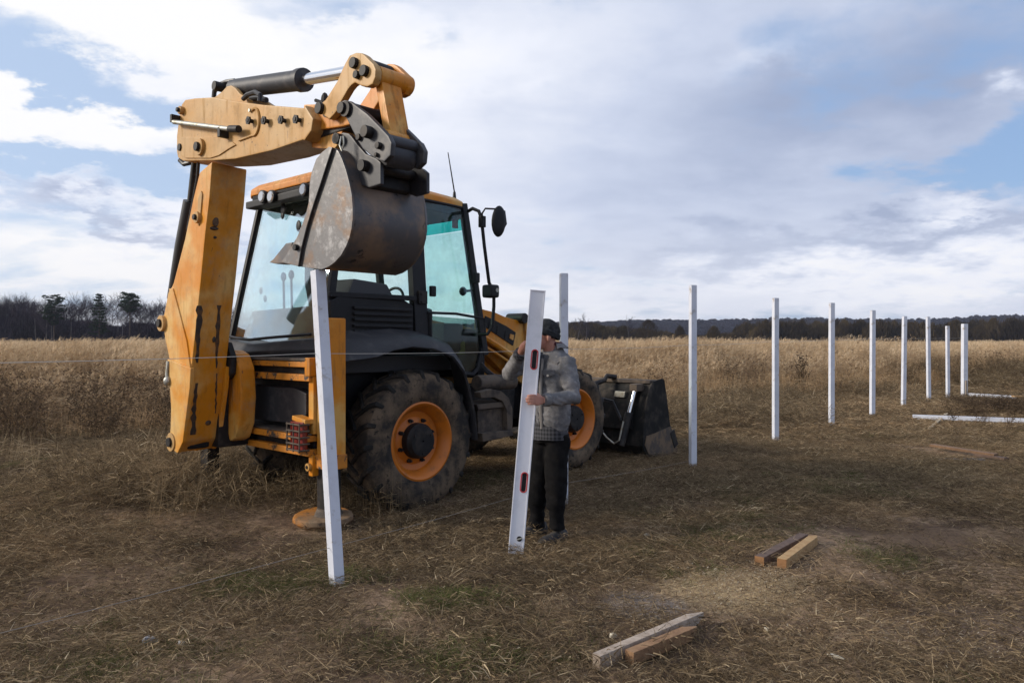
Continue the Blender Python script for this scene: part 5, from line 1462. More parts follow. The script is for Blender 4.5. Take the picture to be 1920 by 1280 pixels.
m = MB(); m.cyl(onr(893, 718, -0.18), onr(962, 715, -0.18), 0.085, n=16); part(m, 'air_tank', 'mud', bevel=0.02)
for k in range(3):
    m = MB(); m.tube([onr(893, 684 + 4 * k, -0.3), onr(903, 681 + 3 * k, -0.26), onr(912, 692 + 3 * k, -0.25), onr(926, 703 + 2 * k, -0.25), onr(960, 708 + 2 * k, -0.25)], 0.015, 6); part(m, 'hydraulic_hose', 'hose')

# ---- bonnet, loader arms
m = MB()
m.prism_r([(1.14, 1.05), (2.85, 0.95), (2.92, 1.12), (2.90, 1.36), (2.7, 1.46), (1.14, 1.80)], -1.62, -0.70); bon = part(m, 'bonnet', 'paint', bevel=0.05, seg=3)
m = MB(); m.prism_r(RR([(904, 645), (960, 680), (1002, 715), (1002, 640), (908, 600)], -0.66), -0.70, -0.66); part(m, 'side_grille', 'paint_rail', bon)
A0 = RR([(904, 579), (928, 585), (946, 593), (962, 598), (976, 601), (984, 609), (987, 640), (990, 690), (968, 690), (950, 664), (930, 646), (904, 627)], -0.42)
for r0, r1 in ((-0.55, -0.42), (-1.88, -1.75)):
    m = MB(); m.prism_r(A0, r0, r1); tw = part(m, 'loader_tower', 'paint', bevel=0.014)
    if r0 > -1:
        vent = RR([(909, 592), (926, 600), (948, 611), (966, 623), (961, 648), (940, 634), (922, 622), (907, 611)], -0.42)
        m = MB(); m.prism_r(vent, -0.425, -0.408); vt = part(m, 'vent_panel', 'black', tw, bevel=0.004)
        m = MB(); m.prism_r(RR([(957, 626), (964, 628), (962, 638), (956, 634)], -0.40), -0.41, -0.398); part(m, 'vent_tab', 'paint', tw)
        for k in range(3):
            u = 918 + k * 15; v = 604 + k * 9
            m = MB(); m.tube([onr(u, v - 2, -0.402), onr(u - 1, v + 13, -0.402)], 0.0035, 5); part(m, 'vent_slat', 'dark', vt)
    arm = [(1.25, 1.58), (1.33, 1.70), (1.75, 1.50), (2.35, 1.22), (2.95, 1.05), (3.35, 0.86), (3.62, 0.52), (3.66, 0.36), (3.52, 0.34), (3.24, 0.66), (2.90, 0.84), (2.25, 1.0), (1.70, 1.26)]
    m = MB(); m.prism_r(arm, r0 + 0.005 - 0.16 * (1 if r0 > -1 else -1), r1 - 0.005 - 0.16 * (1 if r0 > -1 else -1)); la = part(m, 'loader_arm', 'paint', bevel=0.014)
    m = MB(); rc = (r0 + r1) / 2 - 0.3 * (1 if r0 > -1 else -1); m.tube([(rc, 1.35, 1.15), (rc, 2.3, 0.95)], 0.06, 14); part(m, 'lift_cylinder', 'hose', la)
    m = MB(); m.tube([(rc, 2.28, 0.955), (rc, 3.0, 0.80)], 0.035, 12); part(m, 'lift_rod', 'chrome', la)
m = MB(); p_ = onr(977, 595, -0.40); m.cyl((p_[0] + 0.05, p_[1] + 0.02, p_[2] - 0.01), (-0.62, p_[1] + 0.02, p_[2] - 0.01), 0.062, n=18); part(m, 'tower_pivot', 'dark', bevel=0.01)
m = MB(); m.prism_r(RR([(985, 592), (996, 590), (1004, 640), (1006, 700), (990, 700), (988, 640)], -0.38), -0.45, -0.38); part(m, 'lever_link', 'paint', bevel=0.01)
for k in (0, 1):
    d = k * 16
    m = MB(); m.tube([onr(904, 630 + d, -0.36), onr(930, 646 + d, -0.36), onr(960, 666 + d, -0.36), onr(1000, 692 + d, -0.36)], 0.016 + 0.02 * (1 - k), 8); part(m, 'lift_strut', 'paint', bevel=0.0)

# ---- front loader bucket (its back towards us)
BR, BL = 0.05, -2.38
FB = [(4.27, 1.05), (4.22, 1.07), (3.99, 1.045), (3.90, 0.95), (3.82, 0.70), (3.76, 0.42), (3.755, 0.20), (3.84, 0.09), (4.2, 0.02), (4.62, 0.0)]
m = MB(); th = [(a + 0.03, b + (0.0 if i < 7 else 0.03)) for i, (a, b) in enumerate(FB)]
m.prism_r(FB + th[::-1], BL, BR); fb = part(m, 'front_bucket', 'bucket_black', bevel=0.004)
for r0, r1 in ((BR, BR + 0.025), (BL - 0.025, BL)):
    m = MB(); m.prism_r([(4.27, 1.07), (4.22, 1.09), (3.975, 1.06), (3.88, 0.95), (3.80, 0.70), (3.74, 0.42), (3.735, 0.20), (3.82, 0.07), (4.2, 0.0), (4.64, -0.02), (4.60, 0.14), (4.42, 0.45), (4.33, 0.85)], r0, r1); sp = part(m, 'bucket_end', 'bucket_black', fb, bevel=0.006)
    if r0 > 0:
        m = MB(); m.prism_r([(3.80, 0.34), (4.02, 0.36), (4.42, 0.42), (4.585, 0.14), (4.6, 0.0), (4.2, 0.01), (3.85, 0.10), (3.77, 0.22)], r1 + 0.001, r1 + 0.010); part(m, 'worn_cheek', 'cheek', fb)
        m = MB(); m.box((r1, 4.45, 0.12), (r1 + 0.02, 4.56, 0.36), Matrix.Rotation(0.45, 3, 'X')); part(m, 'corner_cutter', 'dark', fb, bevel=0.004)
m = MB(); m.beam((BL, 3.985, 1.055), (BR, 3.985, 1.055), 0.10, 0.05); part(m, 'top_edge', 'mud', fb, bevel=0.012)
m = MB(); m.prism_r([(3.75, 0.42), (3.79, 0.70), (3.86, 0.93), (3.84, 0.93), (3.76, 0.70), (3.72, 0.42)], -1.75, -0.10); part(m, 'back_rib', 'bucket_black', fb, bevel=0.006)
m = MB(); q0 = onf(1157, 738, 3.80); q = [onf(u, v, 3.80) for u, v in ((1155, 733), (1174, 734), (1172, 745), (1153, 743))]
m.loft([[(a, 3.82, c) for a, b, c in q], [(a, 3.775, c) for a, b, c in q]]); part(m, 'data_plate', 'galv', fb, bevel=0.004)
m = MB(); a = onr(1214, 722, -0.02); b = onr(1193, 815, -0.10); A1 = Vector((a[0] - 0.06, 3.78, 0.96)); A2 = Vector((a[0] - 0.12, 3.52, 0.22)); mid_ = A1.lerp(A2, 0.42)
m.tube([mid_, A2], 0.055, 14); dc = part(m, 'dump_cylinder', 'dark', bevel=0.008)
m = MB(); m.tube([A1, mid_], 0.028, 12); part(m, 'dump_rod', 'chrome', dc)
m = MB(); m.box((A1.x - 0.07, A1.y - 0.04, A1.z - 0.03), (A1.x + 0.05, A1.y + 0.14, A1.z + 0.07)); part(m, 'rod_eye', 'mud', dc, bevel=0.015)
for k in (0, 1):
    o_ = 0.028 * k
    m = MB(); m.tube([(-0.62, 3.50, 0.82 - o_), (-0.45, 3.55, 0.83 - o_), (-0.30, 3.58, 0.80 - o_), (-0.22, 3.58, 0.66 - o_), (-0.16, 3.56, 0.58 - o_)], 0.013, 7); part(m, 'bucket_hose', 'hose', dc)
m = MB(); m.tube([(-0.50, 3.50, 0.46), (-0.32, 3.46, 0.32), (-0.20, 3.46, 0.25), (-0.12, 3.46, 0.30), (-0.08, 3.50, 0.55)], 0.012, 7); part(m, 'bucket_pipe', 'galv', dc)
m = MB(); q = [(3.28, 0.20), (3.36, 0.22), (3.42, 0.55), (3.40, 0.88), (3.34, 0.92), (3.27, 0.86), (3.22, 0.5)]
m.prism_r(q, -0.60, -0.50); part(m, 'tilt_lever', 'paint', bevel=0.02)
m = MB(); m.tube([(-0.62, 3.2, 0.80), (-0.66, 3.45, 0.98), (-0.60, 3.8, 1.06), (-0.60, 3.86, 1.12), (-0.5, 3.95, 1.10)], 0.035, 8); part(m, 'tilt_link', 'dark', bevel=0.0)

# ------------------------------------------------------------------ the man with the spirit level
def remeshed(m, voxel, smooth_it=2, disp=0.0, dscale=12.0, seed=1):
    """one continuous skin from overlapping solids"""
    b = m.b; bmesh.ops.recalc_face_normals(b, faces=b.faces)
    me = bpy.data.meshes.new('raw'); b.to_mesh(me); b.free()
    o = bpy.data.objects.new('raw', me); COL.objects.link(o)
    md = o.modifiers.new('r', 'REMESH'); md.mode = 'VOXEL'; md.voxel_size = voxel
    if smooth_it: s2 = o.modifiers.new('s', 'SMOOTH'); s2.iterations = smooth_it; s2.factor = 0.5
    dg = bpy.context.evaluated_depsgraph_get()
    out = bpy.data.meshes.new_from_object(o.evaluated_get(dg))
    bpy.data.objects.remove(o, do_unlink=True)
    if disp:
        n = len(out.vertices); co = np.zeros(n * 3); no = np.zeros(n * 3)
        out.vertices.foreach_get('co', co); out.vertices.foreach_get('normal', no)
        co = co.reshape(-1, 3); no = no.reshape(-1, 3); v = VNoise(seed)
        h = (v(co[:, 0] + co[:, 1] * 0.7, co[:, 2] * 1.0, dscale) - 0.5) + 0.6 * (v(co[:, 0] * 0.6 - co[:, 1], co[:, 2] * 1.9 + co[:, 0], dscale * 1.7) - 0.5)
        out.vertices.foreach_set('co', (co + no * (h * disp)[:, None]).ravel())
    out.polygons.foreach_set('use_smooth', [True] * len(out.polygons)); out.update()
    return out


def make_man():
    root = empty('person', (0.31, 6.16, 0.0))
    tag(root, 'man in grey denim jacket and dark knit cap sighting along a white spirit level', 'person')
    O = Vector((0.31, 6.16, 0.0))
    W = lambda u, v, Y: atY(u, v, Y) - O
    fw = Vector((-0.78, -0.63, 0)).normalized(); lf = Vector((-fw.y, fw.x, 0)) * 1.0   # facing, and his left
    if lf.x < 0: lf = -lf
    Zv = lambda v, Y=6.15: CAM_H - (v - 640) / FPX * Y

    def ring(c, a, b, n=20):
        return [c + lf * a * math.cos(2 * math.pi * k / n) + fw * b * math.sin(2 * math.pi * k / n) for k in range(n)]
    skin = mat('weathered_skin', (0.42, 0.20, 0.145), 0.55, 0, (0.36, 0.15, 0.11), 9)
    denim = NT('grey_worn_denim')
    c = denim.mix(denim.ramp(denim.noise(9, 7, 0.7), 0.4, 0.68), (0.125, 0.125, 0.132), (0.235, 0.228, 0.232))
    c = denim.mix(denim.math('MULTIPLY', denim.ramp(denim.noise(26, 5, 0.7), 0.58, 0.72), 0.5), c, (0.32, 0.305, 0.295))
    denim.set('Base Color', c); denim.set('Roughness', 0.9); denim.set('Specular IOR Level', 0.15)
    denim.bump(denim.math('ADD', denim.noise(26, 5, 0.6, stretch=(1, 1, 1.8)), denim.math('MULTIPLY', denim.noise(240, 2, 0.5), 0.25)), 0.55, 0.012)
    denim_seam = mat('light_denim_seam', (0.2, 0.185, 0.175), 0.9)
    black = mat('black_work_cloth', (0.007, 0.0068, 0.0075), 0.92, 0, (0.012, 0.011, 0.011), 10, bump=0.5, bscale=18, bdist=0.012, spec=0.1)
    knit = mat('dark_knit_wool', (0.026, 0.028, 0.031), 0.95, 0, (0.045, 0.046, 0.05), 40, bump=0.6, bscale=160, bdist=0.004, spec=0.1)
    shoe = mat('dusty_grey_shoe', (0.03, 0.029, 0.032), 0.8, 0, (0.065, 0.06, 0.058), 16)
    plaid = NT('dark_plaid_flannel')
    sp = plaid.N.new('ShaderNodeSeparateXYZ'); plaid.L.new(plaid.tc.outputs['Object'], sp.inputs[0])
    hx = plaid.math('SINE', plaid.math('MULTIPLY', plaid.math('ADD', sp.outputs[0], plaid.math('MULTIPLY', sp.outputs[1], -0.8)), 190.0)); hz_ = plaid.math('SINE', plaid.math('MULTIPLY', sp.outputs[2], 190.0))
    a1 = plaid.ramp(hx, -0.1, 0.1); a2 = plaid.ramp(hz_, -0.1, 0.1)
    cc = plaid.mix(plaid.math('MULTIPLY', plaid.math('ADD', a1, a2), 0.5), (0.010, 0.011, 0.014), (0.07, 0.07, 0.08))
    plaid.set('Base Color', cc); plaid.set('Roughness', 0.92)
    scarf = mat('dark_red_scarf', (0.08, 0.018, 0.025), 0.95)

    # body: head, neck, trunk, arms, hands, legs in one skin
    hc = W(1021, 630, 6.14); hf = Vector((-0.93, -0.28, 0.22)).normalized(); hl = Vector((0.28, -0.93, 0)).normalized(); hu = hf.cross(hl) * -1
    if hu.z < 0: hu = -hu
    R3 = Matrix((hl, hf, hu)).transposed()
    b = MB()
    P = lambda x, y, z: hc + hl * x + hf * y + hu * z       # x his left, y forward, z up
    b.ell(P(0, -0.008, 0.035), 0.078, 0.098, 0.095, 16, 12, R3); b.ell(P(0, 0.030, -0.045), 0.060, 0.070, 0.075, 14, 10, R3)
    b.ell(P(0, 0.058, -0.088), 0.034, 0.032, 0.028, 10, 8, R3)
    b.tube([P(0, 0.086, 0.022), P(0, 0.104, -0.005), P(0, 0.116, -0.024)], [0.009, 0.013, 0.017], 8); b.ell(P(0, 0.101, -0.030), 0.021, 0.016, 0.012, 8, 6, R3)
    b.tube([P(-0.055, 0.075, 0.036), P(0, 0.094, 0.038), P(0.055, 0.075, 0.036)], 0.011, 8)
    for s in (-1, 1):
        b.ell(P(s * 0.050, 0.066, -0.028), 0.022, 0.024, 0.024, 8, 6, R3); b.ell(P(s * 0.083, -0.012, -0.012), 0.012, 0.020, 0.034, 8, 8, R3)
    b.tube([P(-0.024, 0.089, -0.055), P(0, 0.097, -0.054), P(0.024, 0.089, -0.055)], 0.008, 6); b.tube([P(-0.022, 0.087, -0.070), P(0, 0.094, -0.071), P(0.022, 0.087, -0.070)], 0.009, 6)
    neck = W(1035, 668, 6.17)
    b.tube([P(0, -0.03, -0.02), neck + Vector((0, 0, 0.02)), neck - Vector((0, 0, 0.06))], [0.062, 0.062, 0.075], 14)
    hip = W(1032, 806, 6.18)
    b.loft([ring(hip + Vector((0, 0, -0.06)), 0.15, 0.11), ring(hip + Vector((0, 0, 0.08)), 0.155, 0.11), ring(W(1034, 730, 6.18), 0.16, 0.11), ring(W(1034, 690, 6.18), 0.185, 0.11), ring(W(1034, 668, 6.18), 0.12, 0.07)])
    SL, EL, WL = W(1064, 680, 6.05), W(1073, 744, 5.92), W(1019, 750, 5.735)
    SR, ER, WR = W(1003, 676, 6.33), W(958, 696, 6.14), W(977, 660, 5.90)
    for s_, e_, w_ in ((SL, EL, WL), (SR, ER, WR)): b.tube([s_, s_.lerp(e_, 0.5), e_, e_.lerp(w_, 0.35), w_], [0.052, 0.047, 0.040, 0.040, 0.028], 12)
    FL, FRt = W(1044, 990, 6.11), W(1006, 985, 6.30)
    KL, KRt = W(1045, 893, 6.10), W(1010, 893, 6.24)
    for s, k_, f_ in ((1, KL, FL), (-1, KRt, FRt)): b.tube([hip + lf * 0.085 * s, (hip + lf * 0.085 * s).lerp(k_, 0.5), k_, k_.lerp(f_, 0.35), f_], [0.085, 0.075, 0.055, 0.055, 0.038], 12)
    # left hand: palm beyond the level's edge, four fingers across its face, thumb behind
    lv = lambda u, v, d: W(u, v, 5.70 + d)
    b.loft([[WL + Vector((0, 0, a)) + Vector((0, c_, 0)) for a, c_ in ((-0.026, -0.016), (0.026, -0.016), (0.026, 0.016), (-0.026, 0.016))],
            [lv(1008, 0, -0.01) * 1 if False else W(1010, 750, 5.70) + Vector((0, c_, a)) for a, c_ in ((-0.040, -0.015), (0.038, -0.015), (0.038, 0.014), (-0.040, 0.014))],
            [W(1002, 749, 5.69) + Vector((0, c_, a)) for a, c_ in ((-0.042, -0.013), (0.038, -0.013), (0.038, 0.012), (-0.042, 0.012))]])
    for k, (dv, ln, rr_) in enumerate(((741.5, 0.80, 0.0095), (747, 1.0, 0.0100), (752.5, 0.95, 0.0095), (757.5, 0.72, 0.0085))):
        b.tube([W(1004, dv, 5.688), W(1000, dv - 0.6, 5.672), W(1000 - 8 * ln, dv - 0.6, 5.668), W(1000 - 15 * ln, dv + 0.3, 5.676)], [rr_ * 1.15, rr_ * 1.1, rr_, rr_ * 0.85], 8)
    b.tube([W(1014, 744, 5.735), W(1006, 738, 5.76), W(998, 735, 5.775)], [0.014, 0.012, 0.009], 8)
    # right hand: gripping the far edge above
    b.tube([WR, W(983, 651, 5.83), W(988, 645, 5.80)], [0.030, 0.040, 0.036], 10)
    for k in range(4):
        v = 637 + k * 4.6
        b.tube([W(988, v + 4, 5.80), W(992, v + 1, 5.775), W(1002, v, 5.768), W(1008, v + 1, 5.772)], [0.0105, 0.010, 0.009, 0.008], 8)
    b.tube([W(984, 648, 5.80), W(988, 641, 5.74), W(993, 637, 5.728)], [0.014, 0.012, 0.009], 8)
    body = link('body', remeshed(b, 0.0062, 2), root, skin)
    for s in (-1, 1):
        m = MB(); m.ell(P(s * 0.031, 0.080, 0.018), 0.012, 0.010, 0.010, 10, 8, R3); m.build('eye', mat('eye_white', (0.6, 0.57, 0.52), 0.2), root)

    # cap
    m = MB()
    m.ell(P(0, -0.012, 0.055), 0.091, 0.112, 0.092, 24, 14, R3)
    m.loft([[P(0.092 * math.cos(a), -0.012 + 0.112 * math.sin(a), z_ + 0.012 * math.sin(a)) for a in [2 * math.pi * k / 24 for k in range(24)]] for z_ in (0.012, 0.06)])
    cap = link('knit_cap', remeshed(m, 0.007, 3, 0.006, 40), root, knit)
    m = MB(); n = 28
    rr2 = [[P((0.092 + o_) * math.cos(2 * math.pi * k / n), -0.012 + (0.112 + o_) * math.sin(2 * math.pi * k / n), z_ + 0.012 * math.sin(2 * math.pi * k / n)) for k in range(n)] for o_, z_ in ((0.0, 0.004), (0.008, 0.008), (0.009, 0.045), (0.001, 0.052))]
    m.loft(rr2, caps=False); link_ = m.build('cap_fold', knit, cap)

    # jacket: trunk and both sleeves
    m = MB()
    m.loft([ring(W(1030, 804, 6.17), 0.178, 0.135, 28), ring(W(1031, 790, 6.17), 0.188, 0.145, 28), ring(W(1032, 760, 6.17), 0.190, 0.150, 28), ring(W(1034, 720, 6.18), 0.198, 0.140, 28), ring(W(1035, 690, 6.19), 0.205, 0.132, 28), ring(W(1036, 670, 6.19), 0.180, 0.115, 28), ring(W(1037, 657, 6.19), 0.095, 0.088, 28), ring(W(1037, 648, 6.19), 0.078, 0.078, 28)])
    for s_, e_, w_, q in ((SL, EL, WL, 1.0), (SR, ER, WR, 0.95)):
        d = (w_ - e_).normalized()
        m.tube([s_ + (s_ - e_).normalized() * 0.03, s_.lerp(e_, 0.3), s_.lerp(e_, 0.75), e_ + (e_ - s_).normalized() * 0.015 - d * 0.015, e_.lerp(w_, 0.3), e_.lerp(w_, 0.7), w_ - d * 0.005], [0.072 * q, 0.075 * q, 0.070 * q, 0.066 * q, 0.060 * q, 0.051 * q, 0.046 * q], 16)
    jac = link('jacket', remeshed(m, 0.009, 2, 0.018, 15, 21), root, denim.m)
    for s_, e_, w_ in ((SL, EL, WL), (SR, ER, WR)):
        d = (w_ - e_).normalized(); m = MB(); m.tube([w_ - d * 0.05, w_ - d * 0.006, w_], [0.054, 0.050, 0.044], 18); m.build('cuff', denim.m if w_ is WL else plaid.m, jac)
    m = MB(); nk = W(1037, 655, 6.19)
    ang = [rad(a) for a in range(-215, 36, 12)]
    inner = [nk + lf * 0.078 * math.cos(a) + fw * 0.080 * math.sin(a) + Vector((0, 0, 0.035)) for a in ang]
    rows = [[p, p + (p - nk) * Vector((1, 1, 0)).length * 0.10 + Vector((0, 0, 0.012)), p + ((p - nk).normalized() * 0.055) - Vector((0, 0, 0.035 + 0.015 * abs(math.sin(k)))), p + ((p - nk).normalized() * 0.045) - Vector((0, 0, 0.045))] for k, p in enumerate(inner)]
    m.loft(rows); m.build('collar', denim.m, jac, smooth=60)
    # front opening: placket, plaid shirt in the gap, pocket with flap
    fr = lambda a, v, o: W(1034, v, 6.18) + lf * a + fw * o
    m = MB(); m.tube([fr(0.03, 672, 0.125), fr(0.045, 720, 0.158), fr(0.05, 760, 0.16), fr(0.05, 800, 0.150)], 0.014, 6); m.build('placket', denim_seam, jac)
    m = MB(); c0 = fr(0.115, 695, 0.128); ux = (lf * 0.9 - fw * 0.35).normalized(); q = [c0 - ux * 0.055 + Vector((0, 0, 0.012)), c0 + ux * 0.055 + Vector((0, 0, 0.016)), c0 + ux * 0.055 - Vector((0, 0, 0.02)), c0 - Vector((0, 0, 0.042)), c0 - ux * 0.055 - Vector((0, 0, 0.02))]
    nn = (fw + lf * 0.35).normalized()
    m.loft([[p + nn * 0.004 for p in q], [p + nn * 0.020 for p in q]]); fl = m.build('pocket_flap', denim.m, jac, bevel=0.003)
    m = MB(); bp_ = c0 - Vector((0, 0, 0.03)) + nn * 0.020; m.cyl(bp_, bp_ + nn * 0.006, 0.010, n=10); m.build('button', mat('dull_metal_button', (0.45, 0.43, 0.4), 0.4, 0.8), fl)
    m = MB(); m.tube([SL + (SL - hip).normalized() * 0.05 + fw * 0.03 + lf * 0.0, SL + fw * 0.085 - lf * 0.03, SL + fw * 0.07 - lf * 0.04 - Vector((0, 0, 0.09))], 0.006, 6); m.build('armhole_seam', denim_seam, jac)
    # shirt tail under the jacket and at the open front
    m = MB(); m.loft([ring(W(1029, 821, 6.17), 0.178, 0.140, 28), ring(W(1029, 800, 6.17), 0.182, 0.140, 28), ring(W(1030, 780, 6.17), 0.16, 0.12, 28)]); m.build('shirt_tail', plaid.m, root, smooth=60)
    m = MB()
    m.loft([[fr(a, v, o) for a, o in ((-0.135, 0.07), (-0.10, 0.155), (0.03, 0.160), (0.03, 0.12), (-0.09, 0.11))] for v in (822, 790, 750, 715, 680, 660)]); m.build('shirt_front', plaid.m, root, smooth=60)
    m = MB()
    m.tube([nk + lf * 0.062 * math.cos(a) + fw * 0.066 * math.sin(a) + Vector((0, 0, 0.045)) for a in [2 * math.pi * k / 16 for k in range(17)]], 0.020, 8); m.build('scarf', scarf, root)
    # trousers, one loose mesh
    m = MB()
    m.loft([ring(hip + Vector((0, 0, -0.10)), 0.155, 0.13, 24), ring(hip + Vector((0, 0, 0.02)), 0.165, 0.13, 24), ring(hip + Vector((0, 0, 0.09)), 0.155, 0.12, 24)])
    for s, k_, f_ in ((1, KL, FL), (-1, KRt, FRt)):
        h_ = hip + lf * 0.08 * s + Vector((0, 0, -0.03))
        m.tube([h_, h_.lerp(k_, 0.5), k_, k_.lerp(f_, 0.5), f_ + Vector((0, 0, -0.005))], [0.102, 0.100, 0.090, 0.082, 0.068], 18)
    link('trousers', remeshed(m, 0.011, 2, 0.03, 8, 33), root, black)
    for f_, tw in ((FL, 0.0), (FRt, 0.1)):
        d = Vector((-0.84, -0.54, 0)); c_ = Vector((f_.x, f_.y, 0)); s = Vector((-d.y, d.x, 0)); gz = float(gh(c_.x + O.x, c_.y + O.y)) + 0.012
        m = MB(); rings = []
        for (t, w_, h_) in ((-0.095, 0.030, 0.07), (-0.075, 0.040, 0.085), (0.0, 0.040, 0.085), (0.06, 0.044, 0.062), (0.12, 0.046, 0.046), (0.165, 0.036, 0.034), (0.182, 0.018, 0.022)):
            rings.append([c_ + d * t + s * w_ * math.cos(a) + Vector((0, 0, gz + 0.012 + max(0, math.sin(a)) * h_ * (1 if True else 0))) for a in [2 * math.pi * k / 16 for k in range(16)]])
        m.loft(rings); sh = m.build('shoe', shoe, root, smooth=60)
        m = MB(); m.loft([[c_ + d * t + s * w_ * g_ + Vector((0, 0, gz + z_)) for t, w_ in ((-0.10, 0.0), (-0.09, 0.03), (0, 0.042), (0.09, 0.05), (0.15, 0.042), (0.186, 0.012), (0.186, -0.012), (0.15, -0.042), (0.09, -0.05), (0, -0.042), (-0.09, -0.03))] for g_, z_ in ((1.0, -0.01), (1.05, 0.018))]); m.build('sole', mat('dark_shoe_sole', (0.03, 0.028, 0.026), 0.9), sh)


make_man()


def make_level():
    p0 = atY(967, 1034, 5.70); p1 = atY(1008.5, 545, 5.735)
    p0.z = float(gh(p0.x, p0.y)) + 0.004
    d = (p1 - p0); L0 = d.length; d.normalize()
    root = empty('spirit_level', p0)
    tag(root, 'long white spirit level with red-rimmed slots, held upright by the man', 'spirit level')
    sx = Vector((d.z, 0, -d.x)).normalized(); sy = d.cross(sx).normalized()
    if sy.y > 0: sy = -sy                     # towards the camera
    M3 = Matrix((sx, sy, d)).transposed().to_4x4()
    B = lambda m, name, mt, par, **k: m.build(name, Mt[mt], par, matrix=M3, **k)
    hw = 0.053; slots = [(0.545, 0.075), (1.485, 0.075)]; vial = 0.115
    # web built from pieces round the slots, with two flanges
    m = MB(); z = 0.0
    segs = []
    for c, h in slots: segs.append((z, c - h)); z = c + h
    segs.append((z, L0))
    xs0, xs1 = 0.000, 0.034
    for a, b in segs: m.box((-hw + 0.006, -0.010, a), (hw - 0.006, 0.010, b))
    for c, h in slots:
        m.box((-hw + 0.006, -0.010, c - h), (xs0, 0.010, c + h)); m.box((xs1, -0.010, c - h), (hw - 0.006, 0.010, c + h))
    B(m, 'web', 'level', root)
    for s in (-1, 1):
        m = MB(); m.box((s * hw - 0.006, -0.016, 0), (s * hw + 0.006, 0.016, L0)); B(m, 'edge_rail', 'level', root, bevel=0.003)
    cx = (xs0 + xs1) / 2
    for c, h in slots:
        n = 10; w = (xs1 - xs0) / 2 + 0.006
        path = [(cx + w * math.cos(a), 0.011, c + h - w + w * math.sin(a)) for a in np.linspace(0, math.pi, n)] + [(cx - w * math.cos(a), 0.011, c - h + w - w * math.sin(a)) for a in np.linspace(0, math.pi, n)]
        m = MB(); m.tube(path + [path[0]], 0.0048, 8); sl_ = B(m, 'slot_rim', 'red', root)
        m = MB()
        ell_ = [(cx + (w - 0.003) * math.cos(a), c + (h - w + (w - 0.003) * abs(math.sin(a)) if math.sin(a) >= 0 else -h + w - (w - 0.003) * abs(math.sin(a)))) for a in [2 * math.pi * k / 20 for k in range(20)]]
        m.loft([[(a, -0.012, b) for a, b in ell_], [(a, 0.004, b) for a, b in ell_]]); B(m, 'slot_grip', 'black', sl_)
    m = MB(); m.cyl((0.018, -0.012, vial), (0.018, 0.0125, vial), 0.021, n=20); v_ = B(m, 'vial', 'dark', root, bevel=0.003)
    m = MB(); m.cyl((0.0, 0.0145, vial - 0.006), (0.036, 0.0145, vial + 0.006), 0.006, n=10); B(m, 'bubble_tube', 'galv', v_)
    m = MB(); m.box((hw + 0.002, -0.012, 1.02), (hw + 0.012, 0.012, 1.06)); B(m, 'side_clip', 'black', root, bevel=0.003)
    for z0, z1 in ((-0.004, 0.004), (L0 - 0.004, L0 + 0.004)):
        m = MB(); m.box((-hw - 0.007, -0.017, z0), (hw + 0.007, 0.017, z1)); B(m, 'end_cap', 'level', root, bevel=0.002)


make_level()

# ------------------------------------------------------------------ fence posts
POSTS = []


def post(ub, vb, ut, vt, w, rz, label, Y=None, lean_y=0.0, sink=0.12):
    p = at(ub, vb) if Y is None else atY(ub, vb, Y)
    q = atY(ut, vt, p.y + lean_y); d = (q - p).normalized()
    m = MB(); p0 = p - d * sink
    rx = Vector((math.cos(rz), math.sin(rz), 0)); ry = d.cross(rx).normalized(); rx = ry.cross(d)
    rg = lambda c, s: [c + (rx * a + ry * b) * s / 2 for a, b in ((1, 1), (-1, 1), (-1, -1), (1, -1))]
    m.loft([[x - p for x in rg(p0, w)], [x - p for x in rg(q, w)]])
    o = m.build('white_post', Mt['white'], bevel=0.006); o.location = p
    # hollow top: dark recess of the square tube
    m = MB(); m.loft([[x - p for x in rg(q + d * 0.0005, w - 0.012)], [x - p for x in rg(q + d * 0.002, w - 0.012)]]); m.build('tube_mouth', Mt['dark'], o)
    tag(o, label, 'fence post', 'white fence posts set in a row')
    POSTS.append((p, q)); return o


FD = math.atan2(0.76, 0.65)
post(632, 1097, 596, 507, 0.076, FD - 0.12, 'nearest white post, leaning under the digger\'s raised bucket', lean_y=0.10)
post(1057, 945, 1057, 513, 0.075, 0.16, 'white post standing right behind the man')
post(1299, 873, 1299, 535, 0.078, 0.25, 'tall white post just right of the front loader bucket')
post(1454, 830, 1454, 559, 0.080, 0.2, 'white post fourth from the bucket, left of the dead weed stalks')
post(1559, 802, 1559.5, 568, 0.082, 0.12, 'white post with the thin dark sapling on its right')
post(1635.5, 783, 1636.5, 582, 0.084, 0.15, 'white post midway between the thin sapling and the lying white post')
post(1694, 767, 1696, 593, 0.084, 0.12, 'white post right behind the near end of the lying white post')
post(1741.5, 753, 1740, 594, 0.082, 0.1, 'slightly left-tilted white post above the short pale batten')
post(1777.5, 750, 1776.5, 611, 0.078, 0.1, 'thinnest and shortest white post, next to the corner post')
post(1808, 746, 1808.5, 607, 0.125, 0.08, 'thick white corner post at the far right end of the row')


def twine(pts, label, sag=0.015, r=0.0019, mt='string'):
    m = MB(); out = []
    for a, b in zip(pts[:-1], pts[1:]):
        for k in range(8): t = k / 8; p = Vector(a).lerp(Vector(b), t); p.z -= sag * 4 * t * (1 - t); out.append(p)
    out.append(Vector(pts[-1]))
    m.tube(out, r, 5); o = m.build('twine', Mt[mt]); tag(o, label, 'string'); return o


